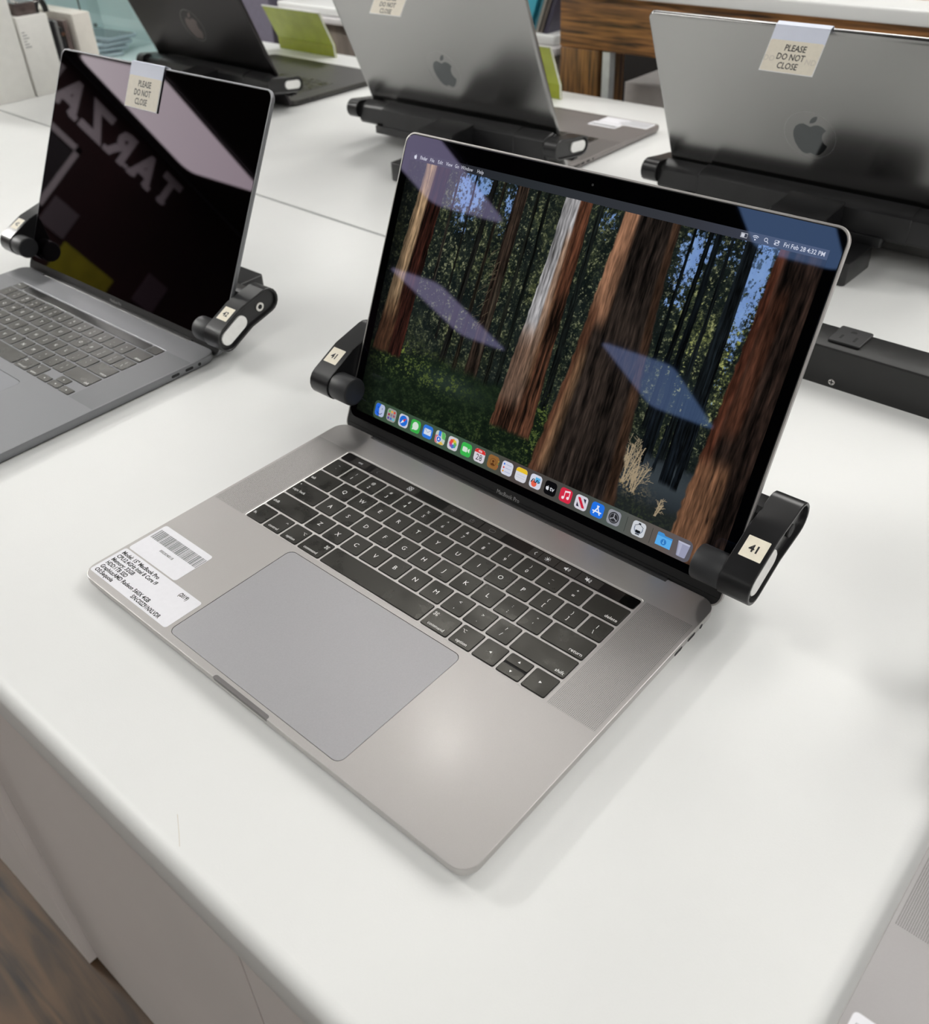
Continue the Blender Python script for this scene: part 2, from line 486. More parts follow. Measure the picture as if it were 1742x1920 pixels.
    def line(x0, y0, x1, y1, w, c):
        L = max(2, int(hypot(x1 - x0, y1 - y0) / .3))
        for i in range(L + 1):
            t = i / L; cx = x0 + (x1 - x0) * t; cy = y0 + (y1 - y0) * t
            ci = int((cx + 165.6) / 331.2 * (nx - 1)); cj = int((cy - 12.2) / 206.8 * (ny - 1)); r = max(0, int(w / .4))
            if 0 <= ci < nx and 0 <= cj < ny:
                img[cj:cj + r + 1, ci:ci + r + 1] = img[cj:cj + r + 1, ci:ci + r + 1] * .35 + np.array(c) * .65

    def twig(x0, y0, a, L, d, al=.65):
        x1 = x0 + L * cos(a); y1 = y0 + L * sin(a)
        line(x0, y0, x1, y1, .5 if d > 1 else .2, (170, 152, 124) if al > .5 else (96, 88, 70))
        if d > 0:
            for k in range(3):
                t = .35 + .25 * k
                twig(x0 + (x1 - x0) * t, y0 + (y1 - y0) * t, a + rs.uniform(.35, .9) * rs.choice((-1, 1)), L * rs.uniform(.3, .5), d - 1)
    for (bx, by, L, n) in ((84, 46, 28, 5), (94, 42, 24, 5), (80, 50, 16, 3), (113, 33, 12, 3), (90, 44, 14, 4)):
        for k in range(n):
            twig(bx + rs.uniform(-2, 2), by, radians(rs.uniform(68, 100)), L * rs.uniform(.7, 1), 2)
    for k in range(26):
        y = rs.uniform(110, 170); twig(-60 + rs.uniform(-6, 2), y, radians(rs.uniform(200, 250)), rs.uniform(4, 9), 0, .3)
    # large trunks
    trunk(-135, -148, 24, 31, 222, 66, (64, 34, 27), 301, lit=[(-1.1, -.12, 96, 240, (190, 158, 122), 1.0), (-1.0, .1, 60, 108, (150, 108, 76), .55)], amp=.75)
    trunk(-6, -14, 22, 37, 222, 46, (96, 62, 46), 311, lit=[(-1.1, .12, 112, 240, (190, 188, 190), 1.0), (-.25, .3, 84, 190, (170, 126, 94), .7), (-1.1, .1, 66, 122, (150, 122, 104), .75), (.1, 1.0, 150, 240, (116, 70, 50), .6)], amp=.8)
    trunk(50, 47, 41, 80, 222, 6, (54, 45, 40), 321, lit=[(-1.1, -.42, 140, 240, (168, 122, 94), .95), (-1.1, -.72, 10, 150, (112, 72, 52), .8), (-.86, -.62, 30, 120, (160, 124, 92), .6), (.75, 1.0, 10, 240, (96, 64, 44), .5)], amp=.75)
    trunk(158, 158, 42, 64, 222, 4, (48, 36, 31), 331, lit=[(-1.1, -.72, 60, 240, (112, 60, 42), .65), (-1.1, -.2, 14, 80, (150, 106, 78), .9), (-.7, -.3, 100, 190, (104, 58, 40), .5)], amp=.8)
    img[:] = np.clip(img * .92, 0, 255) / 255.0
    # darker towards the picture's outer left edge
    img *= (.45 + .55 * sm(-168, -140, X))[..., None]
    return x, s, img


def srgb2lin(a):
    return np.where(a <= .04045, a / 12.92, ((a + .055) / 1.055) ** 2.4)


def forest_mesh(parent):
    x, s, img = paint_forest()
    nx, ny = len(x), len(s)
    X, Y = np.meshgrid(x, s)
    co = np.stack([X * MM, Y * MM, np.full_like(X, .12 * MM)], -1).reshape(-1, 3).astype(np.float32)
    me = bpy.data.meshes.new('screen_picture')
    nf = (nx - 1) * (ny - 1)
    me.vertices.add(nx * ny); me.vertices.foreach_set('co', co.ravel())
    j, i = np.meshgrid(np.arange(ny - 1), np.arange(nx - 1), indexing='ij')
    a = (j * nx + i).ravel()
    q = np.stack([a, a + 1, a + 1 + nx, a + nx], -1).astype(np.int32)
    me.loops.add(nf * 4); me.loops.foreach_set('vertex_index', q.ravel())
    me.polygons.add(nf); me.polygons.foreach_set('loop_start', np.arange(0, nf * 4, 4, dtype=np.int32)); me.polygons.foreach_set('loop_total', np.full(nf, 4, np.int32))
    me.update(calc_edges=True)
    at = me.color_attributes.new('picture', 'FLOAT_COLOR', 'POINT')
    rgba = np.concatenate([srgb2lin(img), np.ones((ny, nx, 1))], -1).astype(np.float32)
    at.data.foreach_set('color', rgba.ravel())
    m = bpy.data.materials.new('lit_display_pixels'); m.use_nodes = True
    nt = m.node_tree; b = nt.nodes['Principled BSDF']
    at_n = nt.nodes.new('ShaderNodeVertexColor'); at_n.layer_name = 'picture'
    nt.links.new(at_n.outputs[0], b.inputs['Emission Color']); b.inputs['Emission Strength'].default_value = 1.0
    b.inputs['Base Color'].default_value = (0, 0, 0, 1); b.inputs['Roughness'].default_value = 0.02
    b.inputs['Specular IOR Level'].default_value = 0.45; b.inputs['Specular Tint'].default_value = GLASS_TINT
    me.materials.append(coating(m))
    return link('screen_picture', me, parent)


# ---------------------------------------------------------------- dock icons
def icon_maker(i, mb, Z):
    """draws icon number i about (0,0), half size 5.2, at height Z"""
    z1, z2, z3 = Z + .03, Z + .05, Z + .07

    def base(c, r=2.5):
        mb.add(ring(-5.1, -5.1, 5.1, 5.1, r, Z, 5), [list(range(24))], px('i%d_%d_%d' % c, *c))

    def P(pts, c, z=z1): mb.poly([(a, b, z) for a, b in pts], px('i%d_%d_%d' % c, *c))

    def D(x, y, r, c, z=z1, n=18): mb.disc(x, y, r, z, px('i%d_%d_%d' % c, *c), n=n)

    def R(x0, y0, x1, y1, c, z=z1): P([(x0, y0), (x1, y0), (x1, y1), (x0, y1)], c, z)

    def L(pts, w, c, z=z2, closed=False): ribbon(mb, pts, w, z, px('i%d_%d_%d' % c, *c), closed)
    W = (196, 200, 214)
    if i == 0:
        base((176, 186, 214)); mb.add([(x, y, z1) for x, y in [(-2.6, -5.1), (0.2, -5.1), (-.6, -1), (-1.0, 1), (0.4, 5.1), (-2.6, 5.1)]], [[0, 1, 2, 3, 4, 5]], px('finder', 42, 104, 214))
        P([(-5.1, -2.6), (-4.6, -4.3), (-2.6, -5.1), (-2.6, 5.1), (-4.5, 4.4), (-5.1, 2.6)], (42, 104, 214)); L(arc_pts(0, 0, 3.3, 210, 330), .5, (20, 40, 90)); R(-2.4, 1, -1.9, 2.4, (20, 40, 90), z2); R(2.0, 1, 2.5, 2.4, (60, 60, 90), z2)
    elif i == 1:
        base((150, 152, 150))
        cs = [(90, 170, 80), (220, 160, 60), (200, 70, 60), (150, 50, 60), (130, 120, 130), (150, 80, 110), (90, 70, 150), (60, 110, 190), (90, 180, 200)]
        for k, c in enumerate(cs):
            x = -2.8 + 2.8 * (k % 3); y = 2.8 - 2.8 * (k // 3); R(x - .95, y - .95, x + .95, y + .95, c)
    elif i == 2:
        base(W); D(0, 0, 4.3, (36, 106, 206)); P([(2.9, 2.9), (-.7, .7), (.7, -.7)], (206, 52, 48), z2); P([(-2.9, -2.9), (-.7, .7), (.7, -.7)], (230, 232, 240), z2)
    elif i == 3:
        base((58, 168, 72)); D(0, .3, 3.2, (206, 220, 208), n=22); P([(-2.6, -1.4), (-3.2, -3.4), (-.8, -2.6)], (206, 220, 208))
    elif i == 4:
        base((48, 116, 212)); R(-3.6, -2.4, 3.6, 2.4, (206, 214, 228)); L([(-3.6, 2.3), (0, -.4), (3.6, 2.3)], .4, (110, 130, 170))
    elif i == 5:
        base((186, 196, 190)); P([(.5, 5.1), (2.6, 5.1), (4.6, 4.2), (5.1, 2.0), (5.1, -.5), (2, 0)], (96, 176, 96)); P([(-2.2, 5.1), (.4, 5.1), (.4, -1), (-2.2, -1)], (52, 118, 214)); P([(-5.1, 1), (-2.3, 1.6), (-2.3, -5), (-4.4, -4.6), (-5.1, -3)], (200, 120, 130)); P([(1, -2), (4.8, -4.2), (2, -5.1), (-1, -5.1)], (214, 180, 80))
        D(-1, -1.4, 2.5, (222, 226, 236), z2); D(-1, -1.4, 2.1, (44, 92, 200), z3); P([(-1, .2), (.1, -2.5), (-1, -1.9), (-2.1, -2.5)], (236, 238, 246), z3 + .02)
    elif i == 6:
        base((202, 200, 206))
        for k, c in enumerate([(226, 150, 50), (214, 196, 60), (120, 176, 70), (70, 160, 140), (72, 110, 190), (130, 84, 170), (200, 60, 110), (222, 80, 60)]):
            a = pi / 2 - k * pi / 4; D(2.25 * cos(a), 2.25 * sin(a), 1.55, c, z1 + .004 * k, 14)
    elif i == 7:
        base((58, 176, 76)); mb.add(ring(-3.4, -1.9, 1.2, 1.9, .8, z1, 3), [list(range(16))], px('i206_222_208', 206, 222, 208)); P([(1.6, .6), (3.4, 1.8), (3.4, -1.8), (1.6, -.6)], (206, 222, 208))
    elif i == 8:
        base((208, 204, 212)); P([(-5.1, 2.0), (5.1, 2.0), (5.1, 2.8), (4.4, 4.4), (2.6, 5.1), (-2.6, 5.1), (-4.4, 4.4), (-5.1, 2.8)], (206, 52, 50))
        mb.text('FEB', 2.2, 0, 2.75, z2, px('w', 236, 230, 232), bold=.01); mb.text('28', 6.6, 0, -3.5, z2, px('dk', 40, 36, 46), sx=.92)
    elif i == 9:
        base((138, 96, 52)); D(0, 0, 3.0, (104, 66, 34)); D(0, 0, 2.6, (138, 96, 52), z2); D(0, .7, 1.0, (84, 50, 26), z3); P(arc_pts(0, -2.4, 1.8, 0, 180), (84, 50, 26), z3)
        for k in range(3): R(4.6, 1.6 - 2 * k, 5.2, 2.8 - 2 * k, [(190, 160, 60), (90, 140, 70), (180, 80, 60)][k], z1)
    elif i == 10:
        base((204, 206, 220))
        for k, c in enumerate([(48, 110, 210), (206, 70, 60), (216, 150, 60)]):
            D(-3.1, 2.7 - 2.7 * k, .75, c); R(-1.6, 2.55 - 2.7 * k, 3.6, 2.85 - 2.7 * k, (130, 150, 190))
    elif i == 11:
        base((206, 206, 214)); P([(-5.1, 1.8), (5.1, 1.8), (5.1, 2.8), (4.4, 4.4), (2.6, 5.1), (-2.6, 5.1), (-4.4, 4.4), (-5.1, 2.8)], (226, 188, 48)); R(-3.8, -.6, 3.8, -.35, (170, 176, 196)); R(-3.8, -2.4, 3.8, -2.15, (170, 176, 196))
    elif i == 12:
        base((206, 210, 224)); R(-.6, -.4, 3.6, 3.4, (86, 172, 220)); D(-1.0, -1.8, 2.4, (222, 96, 74)); L([(-3.8, -1.4), (-2.6, 1.2), (-1.4, 1.6), (-1, -.8), (.2, -.6), (1.2, 1.6), (2.1, 1.2), (2.2, -.6), (3.6, .8)], .75, (24, 26, 34), z3)
    elif i == 13:
        base((12, 12, 14)); fruit(mb, -2.5, -.2, 3.2, z1, px('tvw', 214, 216, 222)); mb.text('tv', 4.8, 1.5, -1.6, z1, px('tvw', 214, 216, 222), bold=.01)
    elif i == 14:
        base((206, 42, 68)); D(-1.9, -2.1, 1.1, (236, 220, 226)); D(2.1, -1.3, 1.1, (236, 220, 226)); R(-1.3, -2.1, -.75, 3.0, (236, 220, 226)); R(2.6, -1.3, 3.15, 3.6, (236, 220, 226)); P([(-1.3, 2.0), (3.15, 2.9), (3.15, 4.1), (-1.3, 3.2)], (236, 220, 226))
    elif i == 15:
        base((206, 204, 214)); P([(-3.2, 3.4), (-1.4, 3.4), (3.2, -2.6), (3.2, -3.4), (1.2, -3.4), (-3.2, 2.4)], (196, 40, 62)); P([(1, 3.4), (3.3, 3.4), (3.3, .2)], (40, 40, 60)); P([(-1, -3.4), (-3.3, -3.4), (-3.3, -.2)], (40, 40, 60))
    elif i == 16:
        base((36, 112, 222)); L([(-2.6, -3.0), (.7, 3.2)], .85, (226, 232, 244)); L([(2.6, -3.0), (-.7, 3.2)], .85, (226, 232, 244)); L([(-3.6, -1.2), (3.6, -1.2)], .85, (226, 232, 244), z3)
    elif i == 17:
        base((142, 144, 152)); D(0, 0, 4.0, (34, 34, 38)); D(0, 0, 3.3, (120, 122, 128), z2); D(0, 0, 2.9, (44, 44, 48), z2 + .01)
        for k in range(3): a = pi / 2 + k * 2 * pi / 3; L([(0, 0), (3.2 * cos(a), 3.2 * sin(a))], .7, (150, 152, 158), z3)
    elif i == 18:
        base((200, 204, 210)); L(arc_pts(0, .2, 3.1, 20, -200, 16), .6, (110, 120, 140)); R(-1.9, -2.8, 1.9, -.9, (18, 20, 24), z2); R(-1.6, -4.0, 1.6, -3.2, (70, 74, 80)); L([(-3.4, 1.6), (0, 3.6), (3.4, 1.6)], .4, (60, 64, 72)); R(-.9, 3.0, .9, 4.3, (40, 44, 50), z2)
    elif i == 19:
        P([(-5.6, -4.2), (5.6, -4.2), (5.6, 3.4), (0, 3.4), (-1.2, 4.6), (-5.0, 4.6), (-5.6, 4.0)], (66, 142, 206), Z); P([(-5.6, -4.2), (5.6, -4.2), (5.6, 2.2), (-5.6, 2.2)], (88, 168, 230)); D(0, -1, 2.1, (50, 118, 188), z2); L([(0, .4), (0, -2.0)], .5, (110, 180, 230), z3); P([(-.9, -1.4), (.9, -1.4), (0, -2.4)], (110, 180, 230), z3)
    else:
        P([(-4.4, 4.6), (4.4, 4.6), (3.2, -5.0), (2.4, -5.4), (-2.4, -5.4), (-3.2, -5.0)], (150, 152, 176), Z); P([(-4.4, 4.6), (4.4, 4.6), (3.6, 3.4), (-3.6, 3.4)], (178, 180, 200)); P([(-3.4, 3.2), (-1, 3.2), (-1.2, -4.8), (-2.4, -4.8)], (168, 170, 192), z1)


def grad_mat(name, stops, axis=0, lo=0.0, hi=1.0):
    """lit display pixels whose colour runs across the panel"""
    m = bpy.data.materials.new(name); m.use_nodes = True
    nt = m.node_tree; b = nt.nodes['Principled BSDF']
    tc = nt.nodes.new('ShaderNodeTexCoord'); sp = nt.nodes.new('ShaderNodeSeparateXYZ'); mr = nt.nodes.new('ShaderNodeMapRange'); rp = nt.nodes.new('ShaderNodeValToRGB')
    nt.links.new(tc.outputs['Object'], sp.inputs[0]); nt.links.new(sp.outputs[axis], mr.inputs[0])
    mr.inputs['From Min'].default_value = lo; mr.inputs['From Max'].default_value = hi
    nt.links.new(mr.outputs[0], rp.inputs[0])
    el = rp.color_ramp.elements
    while len(el) < len(stops): el.new(.5)
    for e, (p, c) in zip(el, stops): e.position = p; e.color = rgb(*c)
    nt.links.new(rp.outputs[0], b.inputs['Emission Color']); b.inputs['Emission Strength'].default_value = 1
    b.inputs['Base Color'].default_value = (0, 0, 0, 1); b.inputs['Roughness'].default_value = .02; b.inputs['Specular IOR Level'].default_value = .45; b.inputs['Specular Tint'].default_value = GLASS_TINT
    return coating(m)


def desktop(screen):
    """menu bar, dock and icons shown on the lit display"""
    mb = MB()
    g = grad_mat('menu_bar_pixels', [(0, (36, 34, 44)), (.3, (40, 44, 48)), (.7, (52, 54, 60)), (1, (60, 64, 80))], 0, -.166, .166)
    mb.poly([(-165.6, 213.4), (165.6, 213.4), (165.6, 219), (-165.6, 219)], g, z=.16)
    w = px('menu_text', 200, 202, 212); z = .19
    fruit(mb, -160.4, 216.2, 3.3, z, w)
    for t, x0, b in [('Finder', -155.6, .012), ('File', -145.4, 0), ('Edit', -137.4, 0), ('View', -129.2, 0), ('Go', -120.3, 0), ('Window', -114.2, 0), ('Help', -98.6, 0)]:
        mb.text(t, 3.7, x0, 215.0, z, w, 'LEFT', sx=.78 if b else .88, bold=b)
    mb.text('Fri Feb 28', 3.7, 138.4, 215.0, z, w, 'LEFT', sx=.9, bold=.008); mb.text('4:32 PM', 3.7, 152.8, 215.0, z, w, 'LEFT', sx=.9, bold=.008)
    ribbon(mb, [(111, 214.9), (115.2, 214.9), (115.2, 217.4), (111, 217.4)], .3, z, w, closed=True); mb.poly([(111.3, 215.2), (113.4, 215.2), (113.4, 217.1), (111.3, 217.1)], w, z=z)
    for k in (2.6, 1.7): ribbon(mb, arc_pts(120.5, 214.9, k, 45, 135, 8), .42, z, w)
    mb.disc(120.5, 215.2, .5, z, w)
    ribbon(mb, arc_pts(127.2, 216.5, 1.0, 0, 330, 12), .35, z, w, closed=True); ribbon(mb, [(128.0, 215.7), (129, 214.7)], .4, z, w)
    for yy, s_ in ((217.0, 1), (215.5, -1)):
        ribbon(mb, arc_pts(133.2, yy, .55, 90, 270, 6) + arc_pts(135.0, yy, .55, -90, 90, 6), .25, z, w, closed=True); mb.disc(134.1 + s_ * .8, yy, .45, z + .01, w, n=10)
    mb.build('menu_bar', screen, smooth=False, recalc=False)
    mb = MB()
    g2 = grad_mat('dock_pixels', [(0, (58, 78, 60)), (.35, (66, 84, 70)), (.5, (76, 68, 66)), (.7, (70, 72, 68)), (.78, (78, 88, 84)), (.93, (96, 86, 82)), (1, (88, 88, 98))], 0, -.147, .147)
    mb.add(ring(-147, 12.3, 146, 27.2, 4.0, .16, 6), [list(range(28))], g2)
    for x in (96.4, 116.0): mb.poly([(x - .15, 14.3), (x + .15, 14.3), (x + .15, 25), (x - .15, 25)], px('sepline', 44, 50, 48), z=.18)
    mb.build('dock', screen, smooth=False, recalc=False)
    xs = [-140.2, -126.9, -113.4, -100.2, -87.0, -73.7, -60.4, -47.0, -33.7, -20.3, -7.0, 6.2, 19.5, 32.8, 46.2, 59.5, 73.0, 86.5, 106.2, 125.7, 139.6]
    for i, x in enumerate(xs):
        mb = MB(); icon_maker(i, mb, .21)
        mb.build('dock_icon', screen, loc=(x, 20.0, 0), smooth=False, recalc=False)


# ---------------------------------------------------------------- laptops
U, VR = 18.91, 18.45


def key_mesh(mb, x0, y0, x1, y1, z, legend=None, style='c', detail=True):
    mb.slab(x0 - .35, y0 - .35, x1 + .35, y1 + .35, z - .9, z - .1, M_keyskirt, r=1.3, n=3)
    mb.slab(x0, y0, x1, y1, z - .5, z + .25, M_key, r=1.2, bev=.22, n=3)
    if not legend: return
    cx, cy = (x0 + x1) / 2, (y0 + y1) / 2; zt = z + .28
    if style == 'c':
        mb.text(legend, 5.2, cx, cy - 1.85, zt, M_legend)
    elif style == 'd':
        mb.text(legend[0], 3.6, cx, cy + 1.3, zt, M_legend); mb.text(legend[1], 4.3, cx, cy - 4.3, zt, M_legend)
    elif style == 'l':
        mb.text(legend, 3.6, x0 + 1.5, y0 + 5.0, zt, M_legend, 'LEFT')
    elif style == 'r':
        mb.text(legend, 3.7, x1 - 1.5, y0 + 2.0, zt, M_legend, 'RIGHT')
    elif style == 'm':   # modifier: name below, sign in the corner
        name, sign, side = legend
        mb.text(name, 3.35, cx, y0 + 1.9, zt, M_legend, sx=1.0)
        sx = x1 - 3.2 if side > 0 else x0 + 3.2; sy = y1 - 4.4
        if sign == 'cmd':
            for a in (-1, 1):
                for b in (-1, 1): ribbon(mb, arc_pts(sx + a * 1.0, sy + b * 1.0, .55, 0, 330, 10), .25, zt, M_legend, closed=True)
            ribbon(mb, [(sx - .5, sy - .5), (sx + .5, sy - .5), (sx + .5, sy + .5), (sx - .5, sy + .5)], .25, zt, M_legend, closed=True)
        elif sign == 'opt':
            ribbon(mb, [(sx - 1.6, sy + .9), (sx - .6, sy + .9), (sx + .5, sy - 1.1), (sx + 1.6, sy - 1.1)], .3, zt, M_legend); ribbon(mb, [(sx + .3, sy + .9), (sx + 1.6, sy + .9)], .3, zt, M_legend)
        elif sign == 'ctl':
            ribbon(mb, [(sx - 1.0, sy - .4), (sx, sy + .6), (sx + 1.0, sy - .4)], .3, zt, M_legend)
    elif style == 'a':
        d = legend; p = {'<': [(-1, 0), (.9, 1), (.9, -1)], '>': [(1, 0), (-.9, 1), (-.9, -1)], '^': [(0, 1), (1, -.8), (-1, -.8)], 'v': [(0, -1), (1, .8), (-1, .8)]}[d]
        mb.poly([(cx + a * .9, cy + b * .9, zt) for a, b in p], M_legend)
    if legend in ('F', 'J'):
        mb.slab(cx - 2.2, y0 + 2.2, cx + 2.2, y0 + 3.0, z + .2, z + .5, M_key, r=.39, n=3)


ROWS = [[(c, 1, 'd') for c in ('~`', '!1', '@2', '#3', '$4', '%5', '^6', '&7', '*8', '(9', ')0', '_-', '+=')] + [('delete', 1.5, 'r')],
        [('tab', 1.5, 'l')] + [(c, 1, 'c') for c in 'QWERTYUIOP'] + [('{[', 1, 'd'), ('}]', 1, 'd'), ('|\\', 1, 'd')],
        [('caps lock', 1.75, 'l')] + [(c, 1, 'c') for c in 'ASDFGHJKL'] + [(':;', 1, 'd'), ('"\'', 1, 'd'), ('return', 1.75, 'r')],
        [('shift', 2.25, 'l')] + [(c, 1, 'c') for c in 'ZXCVBNM'] + [('<,', 1, 'd'), ('>.', 1, 'd'), ('?/', 1, 'd'), ('shift', 2.25, 'r')],
        [('fn', 1, 'l'), (('control', 'ctl', 1), 1, 'm'), (('option', 'opt', 1), 1, 'm'), (('command', 'cmd', 1), 1.25, 'm'), (None, 5, 'c'), (('command', 'cmd', -1), 1.25, 'm'), (('option', 'opt', -1), 1, 'm')]]


def keyboard(root, kind, z, ytop, legends=True):
    """ytop = centre of the number row in laptop space"""
    KW, KH, X0 = 16.5, 16.1, -7.25 * U
    G = U - KW
    for r, row in enumerate(ROWS):
        u = 0; yc = ytop - r * VR
        for (lg, w, st) in row:
            x0 = X0 + u * U + G / 2; x1 = X0 + (u + w) * U - G / 2; u += w
            mb = MB(); key_mesh(mb, x0, yc - KH / 2, x1, yc + KH / 2, z, lg if legends else None, st)
            if lg == 'caps lock' and legends: mb.disc(x0 + 2.4, yc + 5.2, .45, z + .28, M_legend, n=10)
            o = mb.build('key', root)
            if lg is None: o.name = 'space_bar'
    yc = ytop - 4 * VR

    def k(x0, y0, x1, y1, lg, name='key'):
        mb = MB(); key_mesh(mb, x0, y0, x1, y1, z, lg if legends else None, 'a'); mb.build(name, root)
    xs = [X0 + (11.5 + i) * U + G / 2 for i in range(3)]
    if kind == 'full':   # full-height side arrows, stacked half-height middle ones
        k(xs[0], yc - KH / 2, xs[0] + KW, yc + KH / 2, '<'); k(xs[2], yc - KH / 2, xs[2] + KW, yc + KH / 2, '>')
        k(xs[1], yc + .8, xs[1] + KW, yc + KH / 2, '^'); k(xs[1], yc - KH / 2, xs[1] + KW, yc - .8, 'v')
        mb = MB(); mb.slab(xs[1] - .3, yc - KH / 2, xs[1] + KW + .3, yc + KH / 2, z - 1.0, z - .25, M_keyskirt, r=1.2, n=3); mb.build('key_gap', root)
    else:                # inverted T
        h = 7.4
        k(xs[0], yc - KH / 2, xs[0] + KW, yc - KH / 2 + h, '<'); k(xs[2], yc - KH / 2, xs[2] + KW, yc - KH / 2 + h, '>')
        k(xs[1], yc - KH / 2, xs[1] + KW, yc - KH / 2 + h, 'v'); k(xs[1], yc + KH / 2 - h, xs[1] + KW, yc + KH / 2, '^')


def hole_mat(name, base, p=1.0, r=.30):
    """aluminium drilled with a regular grid of fine speaker holes"""
    m = base.copy(); m.name = name
    nt = m.node_tree; b = nt.nodes['Principled BSDF']
    tc = nt.nodes.new('ShaderNodeTexCoord'); sp = nt.nodes.new('ShaderNodeSeparateXYZ'); nt.links.new(tc.outputs['Object'], sp.inputs[0])

    def mth(op, a, bb=None):
        n = nt.nodes.new('ShaderNodeMath'); n.operation = op
        for k, q in enumerate((a, bb)):
            if q is None: continue
            if isinstance(q, (int, float)): n.inputs[k].default_value = q
            else: nt.links.new(q, n.inputs[k])
        return n.outputs[0]
    ds = []
    for ax in (0, 1):
        t = mth('MULTIPLY', sp.outputs[ax], 1000.0 / p); f = mth('FRACT', mth('ADD', t, 1000.0)); d = mth('SUBTRACT', f, .5); ds.append(mth('MULTIPLY', d, d))
    dist = mth('SQRT', mth('ADD', ds[0], ds[1]))
    mask = mth('LESS_THAN', dist, r / p)
    mix = nt.nodes.new('ShaderNodeMix'); mix.data_type = 'RGBA'
    src = b.inputs['Base Color'].links[0].from_socket
    nt.links.new(mask, mix.inputs[0]); nt.links.new(src, mix.inputs[6]); mix.inputs[7].default_value = (.035, .034, .032, 1)
    nt.links.new(mix.outputs[2], b.inputs['Base Color'])
    return m


